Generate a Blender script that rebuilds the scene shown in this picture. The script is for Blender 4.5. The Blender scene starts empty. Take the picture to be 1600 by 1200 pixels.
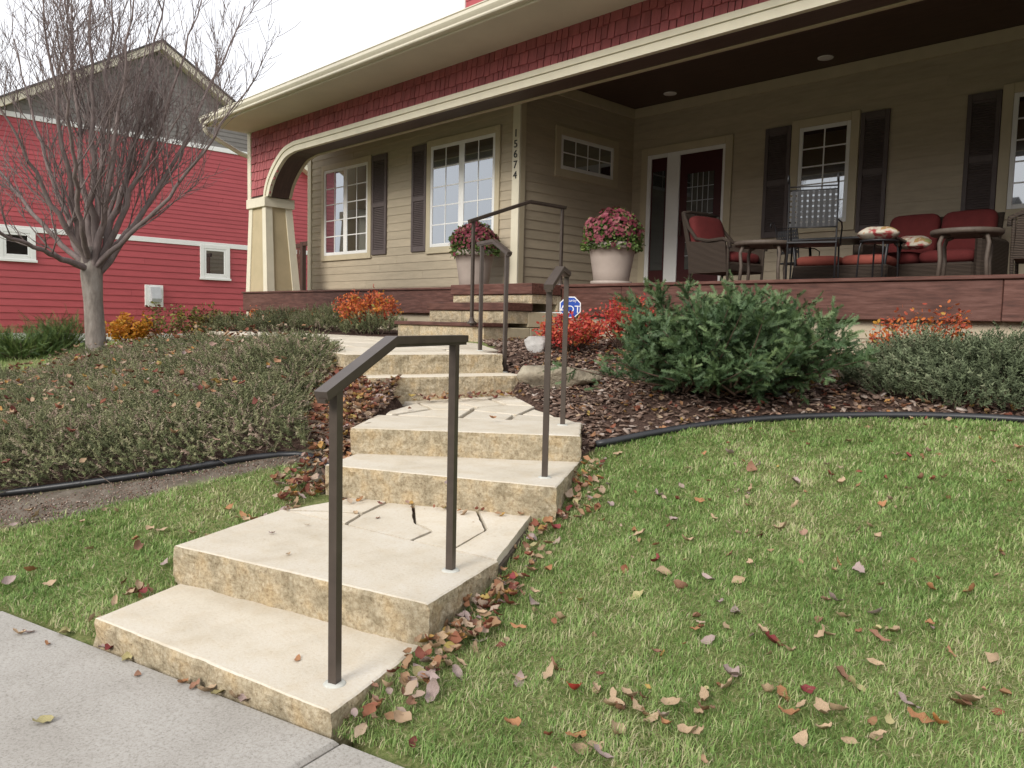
import bpy, math, random
import numpy as np
from mathutils import Matrix, Vector, noise as mnoise

# ------------------------------------------------------------------ camera, sky, sun
SC = bpy.context.scene
COL = SC.collection
rnd = random.Random(7)
rng = np.random.default_rng(11)
F_PX, YAW, PITCH, ROLL, CAMZ = 1233.5, math.radians(45.855), math.radians(-4.593), math.radians(1.313), 1.22

def cam_axes():
    cy, sy, cp, sp = math.cos(YAW), math.sin(YAW), math.cos(PITCH), math.sin(PITCH)
    fwd = np.array([-sy*cp, cy*cp, sp]); right = np.array([cy, sy, 0.0]); up = np.cross(right, fwd)
    cr, sr = math.cos(ROLL), math.sin(ROLL)
    return cr*right+sr*up, -sr*right+cr*up, fwd
RGT, UPV, FWD = cam_axes()
cam_data = bpy.data.cameras.new('camera')
cam = bpy.data.objects.new('camera', cam_data); COL.objects.link(cam)
cam_data.sensor_width = 36.0; cam_data.lens = F_PX/1600*36.0
cam_data.clip_start = 0.05; cam_data.clip_end = 2000
cam.matrix_world = Matrix([[RGT[0], UPV[0], -FWD[0], 0], [RGT[1], UPV[1], -FWD[1], 0], [RGT[2], UPV[2], -FWD[2], CAMZ], [0, 0, 0, 1]])
SC.camera = cam

SUN_EL, SUN_AZ = math.radians(31), math.radians(168)      # azimuth measured from +Y towards +X
world = bpy.data.worlds.new('World'); SC.world = world; world.use_nodes = True
nt = world.node_tree; nt.nodes.clear()
w_out = nt.nodes.new('ShaderNodeOutputWorld'); w_bg = nt.nodes.new('ShaderNodeBackground')
w_sky = nt.nodes.new('ShaderNodeTexSky'); w_sky.sky_type = 'NISHITA'; w_sky.sun_disc = False
w_sky.sun_elevation = SUN_EL; w_sky.sun_rotation = SUN_AZ; w_sky.dust_density = 4.0; w_sky.air_density = 1.0
w_mix = nt.nodes.new('ShaderNodeMix'); w_mix.data_type = 'RGBA'
w_tc = nt.nodes.new('ShaderNodeTexCoord'); w_no = nt.nodes.new('ShaderNodeTexNoise')
w_no.inputs['Scale'].default_value = 2.2; w_no.inputs['Detail'].default_value = 5
w_mr = nt.nodes.new('ShaderNodeMapRange'); w_mr.inputs['To Min'].default_value = 0.78; w_mr.inputs['To Max'].default_value = 0.98
nt.links.new(w_tc.outputs['Generated'], w_no.inputs['Vector'])
nt.links.new(w_no.outputs['Fac'], w_mr.inputs['Value'])
nt.links.new(w_mr.outputs['Result'], w_mix.inputs['Factor'])
nt.links.new(w_sky.outputs['Color'], w_mix.inputs['A'])
w_mix.inputs['B'].default_value = (7.75, 7.8, 8.05, 1)      # the cloud deck
nt.links.new(w_mix.outputs['Result'], w_bg.inputs['Color'])
w_bg.inputs['Strength'].default_value = 0.1
nt.links.new(w_bg.outputs['Background'], w_out.inputs['Surface'])
sun_d = bpy.data.lights.new('sun', 'SUN'); sun_d.energy = 1.5; sun_d.angle = math.radians(24); sun_d.color = (1, .965, .91)
sun = bpy.data.objects.new('sun', sun_d); COL.objects.link(sun)
sv = Vector((math.sin(SUN_AZ)*math.cos(SUN_EL), math.cos(SUN_AZ)*math.cos(SUN_EL), math.sin(SUN_EL)))
sun.rotation_euler = sv.to_track_quat('Z', 'Y').to_euler()
sun.location = (0, 0, 30)
SC.view_settings.view_transform = 'Standard'; SC.view_settings.look = 'None'
SC.view_settings.gamma = 1.0; SC.view_settings.exposure = 0.8
SC.view_settings.use_curve_mapping = False
SC.cycles.max_bounces = 6; SC.cycles.diffuse_bounces = 3; SC.cycles.glossy_bounces = 3
SC.cycles.transmission_bounces = 2; SC.cycles.transparent_max_bounces = 4
SC.cycles.use_denoising = True; SC.cycles.denoiser = 'OPENIMAGEDENOISE'; SC.cycles.denoising_input_passes = 'RGB_ALBEDO_NORMAL'; SC.cycles.denoising_prefilter = 'ACCURATE'
SC.cycles.use_adaptive_sampling = False; SC.cycles.sample_clamp_indirect = 4.0

# ------------------------------------------------------------------ helpers
def ray(x, y):
    return RGT*((x-800)/F_PX) + UPV*(-(y-600)/F_PX) + FWD
def pz(x, y, z):
    d = ray(x, y); s = (z-CAMZ)/d[2]; return np.array([d[0]*s, d[1]*s, z])
def pY(x, y, Y):
    d = ray(x, y); s = Y/d[1]; return np.array([d[0]*s, Y, CAMZ+d[2]*s])
def pX(x, y, X):
    d = ray(x, y); s = X/d[0]; return np.array([X, d[1]*s, CAMZ+d[2]*s])
def project(p):
    v = np.array(p, float)-np.array([0, 0, CAMZ]); c = v@FWD
    return 800+F_PX*(v@RGT)/c, 600-F_PX*(v@UPV)/c

def wloc(o):
    v = Vector((0, 0, 0))
    while o is not None:
        v = v+o.location; o = o.parent
    return v

def tag(o, label=None, cat=None, group=None, kind=None):
    if label: o['label'] = label
    if cat: o['category'] = cat
    if group: o['group'] = group
    if kind: o['kind'] = kind
    return o

def thing(name, label, cat, loc=(0, 0, 0), group=None):
    o = bpy.data.objects.new(name, None); COL.objects.link(o)
    o.location = Vector([float(c) for c in loc]); o.empty_display_size = 0.1
    return tag(o, label, cat, group)

def link(name, me, parent=None, loc=None):
    o = bpy.data.objects.new(name, me); COL.objects.link(o)
    if parent is not None: o.parent = parent
    if loc is not None: o.location = loc
    return o

def fast_mesh(name, V, T, mats, attr=None, smooth=False, midx=None):
    """triangle mesh from numpy arrays"""
    V = np.asarray(V, np.float32); T = np.asarray(T, np.int32)
    me = bpy.data.meshes.new(name)
    me.vertices.add(len(V)); me.vertices.foreach_set('co', V.ravel())
    n = len(T); me.loops.add(n*3); me.loops.foreach_set('vertex_index', T.ravel())
    me.polygons.add(n); me.polygons.foreach_set('loop_start', np.arange(n, dtype=np.int32)*3)
    if smooth: me.polygons.foreach_set('use_smooth', np.ones(n, bool))
    if not isinstance(mats, (list, tuple)): mats = [mats]
    for m in mats: me.materials.append(m)
    if midx is not None: me.polygons.foreach_set('material_index', np.asarray(midx, np.int32))
    if attr is not None:
        a = me.attributes.new('tint', 'FLOAT', 'POINT'); a.data.foreach_set('value', np.asarray(attr, np.float32))
    me.update(); me.validate()
    return me

class MB:
    """collects shapes into one mesh"""
    def __init__(s, xf=None): s.v = []; s.f = []; s.m = []; s.xf = xf; s.smooth = []
    def add(s, vs, fs, mi=0, smooth=False):
        o = len(s.v)
        for p in vs:
            p = Vector([float(c) for c in p]); s.v.append(s.xf@p if s.xf is not None else p)
        for f in fs:
            s.f.append([i+o for i in f]); s.m.append(mi); s.smooth.append(smooth)
        return s
    def box(s, a, b, mi=0):
        x0, y0, z0 = [min(p, q) for p, q in zip(a, b)]; x1, y1, z1 = [max(p, q) for p, q in zip(a, b)]
        return s.add([(x0,y0,z0),(x1,y0,z0),(x1,y1,z0),(x0,y1,z0),(x0,y0,z1),(x1,y0,z1),(x1,y1,z1),(x0,y1,z1)],
                     [(0,3,2,1),(4,5,6,7),(0,1,5,4),(1,2,6,5),(2,3,7,6),(3,0,4,7)], mi)
    def cbox(s, a, b, c=.004, mi=0):
        """box with chamfered edges"""
        x0, y0, z0 = [min(p, q) for p, q in zip(a, b)]; x1, y1, z1 = [max(p, q) for p, q in zip(a, b)]
        c = min(c, (x1-x0)*.4, (y1-y0)*.4, (z1-z0)*.4)
        V = []; idx = {}
        for ix, X in ((0, x0), (1, x1)):
            for iy, Y in ((0, y0), (1, y1)):
                for iz, Z in ((0, z0), (1, z1)):
                    sx = c if ix == 0 else -c; sy = c if iy == 0 else -c; sz = c if iz == 0 else -c
                    idx[(ix,iy,iz,'x')] = len(V); V.append((X, Y+sy, Z+sz))
                    idx[(ix,iy,iz,'y')] = len(V); V.append((X+sx, Y, Z+sz))
                    idx[(ix,iy,iz,'z')] = len(V); V.append((X+sx, Y+sy, Z))
        Fs = []
        for i in (0, 1):
            q = [idx[(i,0,0,'x')], idx[(i,1,0,'x')], idx[(i,1,1,'x')], idx[(i,0,1,'x')]]; Fs.append(q if i else q[::-1])
            q = [idx[(0,i,0,'y')], idx[(1,i,0,'y')], idx[(1,i,1,'y')], idx[(0,i,1,'y')]]; Fs.append(q[::-1] if i else q)
            q = [idx[(0,0,i,'z')], idx[(1,0,i,'z')], idx[(1,1,i,'z')], idx[(0,1,i,'z')]]; Fs.append(q if i else q[::-1])
        for i in (0, 1):
            for j in (0, 1):
                q = [idx[(i,j,0,'x')], idx[(i,j,1,'x')], idx[(i,j,1,'y')], idx[(i,j,0,'y')]]; Fs.append(q if i == j else q[::-1])
                q = [idx[(0,i,j,'y')], idx[(1,i,j,'y')], idx[(1,i,j,'z')], idx[(0,i,j,'z')]]; Fs.append(q[::-1] if i != j else q)
                q = [idx[(i,0,j,'x')], idx[(i,1,j,'x')], idx[(i,1,j,'z')], idx[(i,0,j,'z')]]; Fs.append(q if i != j else q[::-1])
        for k in [(a_,b_,c_) for a_ in (0,1) for b_ in (0,1) for c_ in (0,1)]:
            q = [idx[k+('x',)], idx[k+('y',)], idx[k+('z',)]]; Fs.append(q if sum(k) % 2 else q[::-1])
        return s.add(V, Fs, mi)
    def prism(s, poly, ext, mi=0):
        """poly: list of 3d points; ext: extrusion vector"""
        n = len(poly); e = np.array(ext, float)
        V = [np.array(p, float) for p in poly]+[np.array(p, float)+e for p in poly]
        return s.add(V, [list(range(n))[::-1], list(range(n, 2*n))]+[(i, (i+1) % n, n+(i+1) % n, n+i) for i in range(n)], mi)
    def tube(s, pts, r, sides=6, mi=0, caps=True, smooth=True):
        pts = [np.array(p, float) for p in pts]; n = len(pts)
        rr = r if isinstance(r, (list, tuple, np.ndarray)) else [r]*n
        V = []; up = None
        for i, p in enumerate(pts):
            t = pts[min(i+1, n-1)]-pts[max(i-1, 0)]; t = t/(np.linalg.norm(t)+1e-12)
            if up is None:
                up = np.array([0, 0, 1.0]) if abs(t[2]) < .9 else np.array([1.0, 0, 0])
            a = np.cross(t, up); a /= np.linalg.norm(a)+1e-12; b = np.cross(a, t); up = b
            for k in range(sides):
                an = 2*math.pi*k/sides
                V.append(p+(a*math.cos(an)+b*math.sin(an))*rr[i])
        Fs = [(i*sides+k, i*sides+(k+1) % sides, (i+1)*sides+(k+1) % sides, (i+1)*sides+k) for i in range(n-1) for k in range(sides)]
        if caps: Fs += [list(range(sides))[::-1], list(range((n-1)*sides, n*sides))]
        return s.add(V, Fs, mi, smooth)
    def bar(s, pts, w, h, side=None, mi=0):
        """rectangular bar along pts; h measured along z-ish, w sideways"""
        pts = [np.array(p, float) for p in pts]; n = len(pts); V = []
        for i, p in enumerate(pts):
            t = pts[min(i+1, n-1)]-pts[max(i-1, 0)]; t /= np.linalg.norm(t)
            a = np.cross(t, [0, 0, 1.0]) if side is None else np.array(side, float); a /= np.linalg.norm(a)
            b = np.cross(a, t)
            if 0 < i < n-1:                         # mitre
                t0 = pts[i]-pts[i-1]; t0 /= np.linalg.norm(t0); b = b/max(.6, abs(np.dot(np.cross(a, t0), b)))
            for sa, sb in ((-1, -1), (1, -1), (1, 1), (-1, 1)): V.append(p+a*sa*w/2+b*sb*h/2)
        Fs = [(i*4+k, i*4+(k+1) % 4, i*4+4+(k+1) % 4, i*4+4+k) for i in range(n-1) for k in range(4)]
        Fs += [(3, 2, 1, 0), tuple((n-1)*4+k for k in range(4))]
        return s.add(V, Fs, mi)
    def lathe(s, prof, c=(0, 0, 0), sides=28, mi=0, smooth=True):
        V = []; c = np.array(c, float)
        for r, z in prof:
            for k in range(sides):
                an = 2*math.pi*k/sides; V.append(c+np.array([r*math.cos(an), r*math.sin(an), z]))
        n = len(prof)
        Fs = [(i*sides+k, i*sides+(k+1) % sides, (i+1)*sides+(k+1) % sides, (i+1)*sides+k) for i in range(n-1) for k in range(sides)]
        Fs += [list(range(sides))[::-1], list(range((n-1)*sides, n*sides))]
        return s.add(V, Fs, mi, smooth)
    def cushion(s, c, size, e=.35, n=10, mi=0, pinch=0.0):
        """soft pillow / cushion shape"""
        V = []; m = 2*n; sg = lambda v, p: math.copysign(abs(v)**p, v)
        for i in range(n+1):
            ph = -math.pi/2+math.pi*i/n
            for k in range(m):
                th = 2*math.pi*k/m
                x = sg(math.cos(ph), e)*sg(math.cos(th), e); y = sg(math.cos(ph), e)*sg(math.sin(th), e); z = sg(math.sin(ph), .75)
                if pinch: z *= 1-pinch*max(abs(x), abs(y))**3
                V.append((c[0]+x*size[0]/2, c[1]+y*size[1]/2, c[2]+z*size[2]/2))
        Fs = [(i*m+k, i*m+(k+1) % m, (i+1)*m+(k+1) % m, (i+1)*m+k) for i in range(n) for k in range(m)]
        return s.add(V, Fs, mi, True)
    def build(s, name, mats, parent=None, label=None):
        off = wloc(parent) if parent is not None else Vector((0, 0, 0))
        me = bpy.data.meshes.new(name)
        me.from_pydata([tuple(v-off) for v in s.v], [], s.f)
        if not isinstance(mats, (list, tuple)): mats = [mats]
        for m in mats: me.materials.append(m)
        if any(s.m): me.polygons.foreach_set('material_index', s.m)
        if any(s.smooth): me.polygons.foreach_set('use_smooth', s.smooth)
        me.update(); me.validate()
        o = link(name, me, parent)
        if label: o['label'] = label
        return o

def rotz(a): return Matrix.Rotation(a, 4, 'Z')
def copy_tree(o, parent=None):
    c = o.copy(); COL.objects.link(c); c.parent = parent
    for ch in list(o.children): copy_tree(ch, c)
    return c

# ------------------------------------------------------------------ materials
def new_mat(name):
    m = bpy.data.materials.new(name); m.use_nodes = True
    t = m.node_tree; b = t.nodes['Principled BSDF']; return m, t, b
def N(t, kind, **kw):
    n = t.nodes.new('ShaderNode'+kind)
    for k, v in kw.items():
        if k in n.inputs: n.inputs[k].default_value = v
        else: setattr(n, k, v)
    return n
def ramp(t, fac, stops):
    r = t.nodes.new('ShaderNodeValToRGB'); e = r.color_ramp.elements
    while len(e) < len(stops): e.new(.5)
    for el, (p, c) in zip(e, stops): el.position = p; el.color = tuple(c)+(1,)
    t.links.new(fac, r.inputs['Fac']); return r.outputs['Color']
def sc(c, k): return tuple(min(1, v*k) for v in c)
def pm(name, col, rough=.7, var=.15, scale=6.0, bump=.1, bscale=60.0, stretch=(1, 1, 1), rand=0.0, spec=.4, col2=None, detail=6, bdist=.004):
    """painted / natural surface: noise-mottled colour, fine relief, optional per-object variation"""
    m, t, b = new_mat(name)
    tc = N(t, 'TexCoord'); mp = N(t, 'Mapping'); mp.inputs['Scale'].default_value = stretch
    t.links.new(tc.outputs['Object'], mp.inputs['Vector'])
    oi = N(t, 'ObjectInfo')
    ad = N(t, 'VectorMath', operation='ADD'); t.links.new(mp.outputs['Vector'], ad.inputs[0])
    ml = N(t, 'Math', operation='MULTIPLY'); ml.inputs[1].default_value = 37.0 if rand else 0.0
    t.links.new(oi.outputs['Random'], ml.inputs[0]); t.links.new(ml.outputs[0], ad.inputs[1])
    n1 = N(t, 'TexNoise', Scale=scale, Detail=detail, Roughness=.6); t.links.new(ad.outputs['Vector'], n1.inputs['Vector'])
    c2 = col2 or sc(col, 1+var)
    c = ramp(t, n1.outputs['Fac'], [(.3, sc(col, 1-var)), (.5, col), (.72, c2)])
    if rand:
        hs = N(t, 'HueSaturation'); mr = N(t, 'MapRange'); mr.inputs['To Min'].default_value = 1-rand; mr.inputs['To Max'].default_value = 1+rand
        t.links.new(oi.outputs['Random'], mr.inputs['Value']); t.links.new(mr.outputs['Result'], hs.inputs['Value'])
        t.links.new(c, hs.inputs['Color']); c = hs.outputs['Color']
    t.links.new(c, b.inputs['Base Color'])
    b.inputs['Roughness'].default_value = rough; b.inputs['Specular IOR Level'].default_value = spec
    if bump:
        n2 = N(t, 'TexNoise', Scale=bscale, Detail=5, Roughness=.65); t.links.new(ad.outputs['Vector'], n2.inputs['Vector'])
        bp = N(t, 'Bump', Strength=bump, Distance=bdist); t.links.new(n2.outputs['Fac'], bp.inputs['Height'])
        t.links.new(bp.outputs['Normal'], b.inputs['Normal'])
    return m
def tint_mat(name, stops, rough=.65, trans=0.0, spec=.25):
    """foliage: colour from the per-leaf tint attribute"""
    m, t, b = new_mat(name)
    a = N(t, 'Attribute'); a.attribute_name = 'tint'
    c = ramp(t, a.outputs['Fac'], stops)
    t.links.new(c, b.inputs['Base Color']); b.inputs['Roughness'].default_value = rough
    b.inputs['Specular IOR Level'].default_value = spec
    if trans:
        tr = N(t, 'BsdfTranslucent'); mx = N(t, 'MixShader'); mx.inputs[0].default_value = trans
        t.links.new(c, tr.inputs['Color']); t.links.new(b.outputs[0], mx.inputs[1]); t.links.new(tr.outputs[0], mx.inputs[2])
        t.links.new(mx.outputs[0], t.nodes['Material Output'].inputs['Surface'])
    return m

M = {}
M['tan'] = pm('tan_siding_paint', (.44, .373, .268), .65, .10, 3, .12, 90, (1, 1, 6), rand=.05)
M['tan_plain'] = pm('tan_panel_paint', (.47, .385, .235), .65, .08, 3, .10, 120)
M['trim'] = pm('cream_trim_paint', (.70, .65, .505), .55, .06, 4, .06, 80)
M['trim_tan'] = pm('tan_trim_paint', (.52, .45, .31), .55, .07, 4, .06, 80)
M['white'] = pm('white_window_vinyl', (.80, .80, .77), .4, .04, 4, .03, 60)
M['red'] = pm('red_siding_paint', (.42, .078, .088), .6, .09, 2.5, .12, 90, (1, 1, 5), rand=.05)
M['shingle'] = pm('maroon_shingle_stain', (.32, .088, .092), .75, .22, 14, .35, 60, (1, 1, .25), rand=.16)
M['grey_siding'] = pm('grey_siding_paint', (.20, .185, .17), .7, .10, 3, .12, 90, (1, 1, 5), rand=.05)
M['shutter'] = pm('brown_shutter_paint', (.115, .092, .088), .6, .12, 6, .1, 90)
M['deckwood'] = pm('stained_deck_wood', (.108, .043, .030), .55, .5, 5, .25, 40, (1, 6, 9), rand=.14, col2=(.165, .078, .06))
M['ceilwood'] = pm('dark_ceiling_wood', (.075, .042, .032), .5, .25, 4, .1, 60, (1, 8, 1))
M['soffit'] = pm('soffit_paint', (.64, .60, .50), .65, .05, 2, .05, 60)
M['gutter'] = pm('cream_gutter_metal', (.66, .615, .49), .4, .05, 3, .02, 40, spec=.5)
M['roof'] = pm('asphalt_roof', (.09, .085, .08), .9, .3, 40, .4, 120)
M['bronze'] = pm('bronze_rail_paint', (.066, .050, .040), .38, .16, 20, .06, 150, spec=.5)
M['black'] = pm('black_iron_paint', (.018, .018, .02), .45, .2, 20, .08, 150, spec=.5)
M['digit'] = pm('black_number_paint', (.012, .012, .012), .5, .1, 20, 0)
M['concrete'] = None
M['soil'] = pm('joint_soil', (.09, .07, .05), .95, .4, 20, .4, 80)
M['grout'] = pm('grey_grout', (.50, .50, .45), .9, .15, 30, .3, 120)
M['rubber'] = pm('black_edging_plastic', (.022, .023, .026), .42, .2, 8, .1, 60, spec=.5)
M['foundation'] = pm('grey_foundation', (.33, .34, .37), .85, .1, 8, .2, 60)
M['cushion'] = pm('red_cushion_fabric', (.125, .019, .018), .9, .12, 12, .15, 300)
M['coral'] = pm('coral_cushion_fabric', (.27, .070, .050), .9, .12, 12, .15, 300)
M['tablemetal'] = pm('taupe_wicker', (.10, .077, .06), .6, .2, 30, .3, 200)
M['door'] = pm('dark_red_door_paint', (.05, .009, .010), .45, .1, 5, .05, 60)
M['potclay'] = pm('taupe_planter_resin', (.38, .315, .27), .6, .08, 5, .06, 60)
M['pale'] = pm('pale_wall_stone', (.50, .43, .29), .85, .12, 10, .3, 60, rand=.08)
M['bark'] = pm('grey_bark', (.24, .205, .175), .9, .35, 14, .9, 40, (1, 1, .35), col2=(.33, .30, .265), bdist=.012)
M['branch'] = pm('brown_branch_bark', (.185, .145, .135), .85, .3, 18, .4, 60, (1, 1, .4))
M['twig'] = pm('shrub_twig', (.11, .07, .05), .9, .3, 18, .2, 60)
M['deadtwig'] = pm('dead_juniper_twig', (.13, .095, .07), .9, .3, 18, .2, 60)
M['vent'] = pm('grey_vent_metal', (.42, .43, .44), .5, .1, 10, .05, 60)
M['blue'] = pm('sign_blue', (.02, .075, .38), .4, .05, 5, 0)
M['signwhite'] = pm('sign_white', (.82, .82, .82), .4, .03, 5, 0)

def limestone(name, face):
    m, t, b = new_mat(name)
    tc = N(t, 'TexCoord')
    n1 = N(t, 'TexNoise', Scale=3.0, Detail=6, Roughness=.6); n2 = N(t, 'TexNoise', Scale=62.0 if face else 75.0, Detail=8, Roughness=.8)
    n3 = N(t, 'TexNoise', Scale=11.0, Detail=4)
    for n in (n1, n2, n3): t.links.new(tc.outputs['Object'], n.inputs['Vector'])
    if face:
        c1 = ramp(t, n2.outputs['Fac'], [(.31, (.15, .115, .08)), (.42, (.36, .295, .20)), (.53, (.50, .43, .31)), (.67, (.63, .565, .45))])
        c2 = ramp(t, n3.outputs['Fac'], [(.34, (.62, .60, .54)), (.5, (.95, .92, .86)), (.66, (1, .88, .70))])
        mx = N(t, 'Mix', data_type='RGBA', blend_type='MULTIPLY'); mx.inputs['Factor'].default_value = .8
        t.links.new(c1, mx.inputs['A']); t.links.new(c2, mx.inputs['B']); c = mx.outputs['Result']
        vr = N(t, 'TexVoronoi', Scale=48.0); t.links.new(tc.outputs['Object'], vr.inputs['Vector'])
        n4 = N(t, 'TexNoise', Scale=24.0, Detail=9, Roughness=.7); t.links.new(tc.outputs['Object'], n4.inputs['Vector'])
        bp = N(t, 'Bump', Strength=.8, Distance=.016); t.links.new(n4.outputs['Fac'], bp.inputs['Height'])
    else:
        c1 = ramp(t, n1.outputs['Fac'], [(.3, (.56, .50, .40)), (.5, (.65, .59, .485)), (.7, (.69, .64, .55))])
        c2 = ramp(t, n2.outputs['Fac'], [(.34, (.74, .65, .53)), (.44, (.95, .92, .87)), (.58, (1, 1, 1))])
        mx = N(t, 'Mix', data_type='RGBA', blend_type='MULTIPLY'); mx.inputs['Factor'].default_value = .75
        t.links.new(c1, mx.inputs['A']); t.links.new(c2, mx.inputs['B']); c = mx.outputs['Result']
        c3 = ramp(t, n3.outputs['Fac'], [(.3, (.90, .83, .72)), (.5, (1, 1, 1))])
        mx2 = N(t, 'Mix', data_type='RGBA', blend_type='MULTIPLY'); mx2.inputs['Factor'].default_value = .35
        t.links.new(c, mx2.inputs['A']); t.links.new(c3, mx2.inputs['B']); c = mx2.outputs['Result']
        bp = N(t, 'Bump', Strength=.5, Distance=.006); t.links.new(n2.outputs['Fac'], bp.inputs['Height'])
    oi = N(t, 'ObjectInfo'); hs = N(t, 'HueSaturation'); mr = N(t, 'MapRange'); mr.inputs['To Min'].default_value = .88; mr.inputs['To Max'].default_value = 1.05
    t.links.new(oi.outputs['Random'], mr.inputs['Value']); t.links.new(mr.outputs['Result'], hs.inputs['Value']); t.links.new(c, hs.inputs['Color']); c = hs.outputs['Color']
    t.links.new(bp.outputs['Normal'], b.inputs['Normal']); t.links.new(c, b.inputs['Base Color'])
    b.inputs['Roughness'].default_value = .88; b.inputs['Specular IOR Level'].default_value = .25
    return m
M['stone_face'] = limestone('limestone_rock_face', True); M['stone_top'] = limestone('limestone_sawn_top', False)

def concrete_mat():
    m, t, b = new_mat('sidewalk_concrete'); tc = N(t, 'TexCoord')
    n1 = N(t, 'TexNoise', Scale=2.2, Detail=6, Roughness=.6); n2 = N(t, 'TexNoise', Scale=110.0, Detail=6, Roughness=.8); n3 = N(t, 'TexVoronoi', Scale=210.0)
    for n in (n1, n2, n3): t.links.new(tc.outputs['Object'], n.inputs['Vector'])
    c1 = ramp(t, n1.outputs['Fac'], [(.3, (.325, .303, .270)), (.5, (.385, .363, .328)), (.7, (.43, .408, .372))])
    c2 = ramp(t, n2.outputs['Fac'], [(.36, (.45, .43, .40)), (.47, (.86, .85, .83)), (.58, (1, 1, 1))])
    mx = N(t, 'Mix', data_type='RGBA', blend_type='MULTIPLY'); mx.inputs['Factor'].default_value = .8
    t.links.new(c1, mx.inputs['A']); t.links.new(c2, mx.inputs['B'])
    sp = ramp(t, n3.outputs['Distance'], [(.0, (1, 1, 1)), (.16, (1, 1, 1)), (.2, (0, 0, 0))])
    mx2 = N(t, 'Mix', data_type='RGBA', blend_type='ADD'); mx2.inputs['Factor'].default_value = .10
    t.links.new(mx.outputs['Result'], mx2.inputs['A']); t.links.new(sp, mx2.inputs['B'])
    t.links.new(mx2.outputs['Result'], b.inputs['Base Color']); b.inputs['Roughness'].default_value = .9
    bp = N(t, 'Bump', Strength=.4, Distance=.003); t.links.new(n2.outputs['Fac'], bp.inputs['Height']); t.links.new(bp.outputs['Normal'], b.inputs['Normal'])
    return m
M['concrete'] = concrete_mat()

def boulder_mat():
    return pm('tan_boulder', (.30, .255, .185), .9, .4, 7, .9, 22, col2=(.44, .39, .29), bdist=.03)
M['boulder'] = boulder_mat(); M['white_rock'] = pm('white_rock', (.46, .44, .41), .9, .3, 8, .9, 30, col2=(.58, .56, .53), bdist=.02)

def glass_mat(name, dark=(.012, .012, .014), refl=.34):
    m, t, b = new_mat(name)
    b.inputs['Base Color'].default_value = dark+(1,); b.inputs['Roughness'].default_value = .15
    g = N(t, 'BsdfGlossy', Roughness=.015); g.inputs['Color'].default_value = (.9, .95, 1, 1)
    lw = N(t, 'Fresnel', IOR=1.52)
    ml = N(t, 'Math', operation='MULTIPLY_ADD'); ml.inputs[1].default_value = 1.6; ml.inputs[2].default_value = refl-.08
    t.links.new(lw.outputs[0], ml.inputs[0])
    tc = N(t, 'TexCoord'); nn = N(t, 'TexNoise', Scale=1.3, Detail=1); t.links.new(tc.outputs['Object'], nn.inputs['Vector'])
    bp = N(t, 'Bump', Strength=.02, Distance=.05); t.links.new(nn.outputs['Fac'], bp.inputs['Height']); t.links.new(bp.outputs['Normal'], g.inputs['Normal'])
    mx = N(t, 'MixShader'); t.links.new(ml.outputs[0], mx.inputs[0]); t.links.new(b.outputs[0], mx.inputs[1]); t.links.new(g.outputs[0], mx.inputs[2])
    t.links.new(mx.outputs[0], t.nodes['Material Output'].inputs['Surface'])
    return m
M['glass'] = glass_mat('window_glass'); M['glass_dim'] = glass_mat('door_glass', (.03, .035, .035), .12)

def wicker_mat(name, c1, c2, s=60):
    m, t, b = new_mat(name); tc = N(t, 'TexCoord')
    w = N(t, 'TexWave', Scale=s, Distortion=1.5); w.bands_direction = 'Z'; t.links.new(tc.outputs['Object'], w.inputs['Vector'])
    c = ramp(t, w.outputs['Fac'], [(.2, c1), (.8, c2)]); t.links.new(c, b.inputs['Base Color'])
    bp = N(t, 'Bump', Strength=.8, Distance=.01); t.links.new(w.outputs['Fac'], bp.inputs['Height']); t.links.new(bp.outputs['Normal'], b.inputs['Normal'])
    b.inputs['Roughness'].default_value = .7; return m
M['wicker'] = wicker_mat('brown_wicker', (.025, .018, .013), (.095, .066, .047), 22)
def floral_mat():
    m, t, b = new_mat('floral_pillow_print'); tc = N(t, 'TexCoord')
    v = N(t, 'TexVoronoi', Scale=15.0); t.links.new(tc.outputs['Object'], v.inputs['Vector'])
    n = N(t, 'TexNoise', Scale=9.0, Detail=2); t.links.new(tc.outputs['Object'], n.inputs['Vector'])
    pat = ramp(t, n.outputs['Fac'], [(.38, (.33, .05, .05)), (.44, (.52, .47, .37)), (.56, (.54, .50, .40)), (.60, (.42, .19, .07)), (.66, (.28, .30, .12))])
    t.links.new(pat, b.inputs['Base Color']); b.inputs['Roughness'].default_value = .9; return m
M['floral'] = floral_mat()

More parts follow.
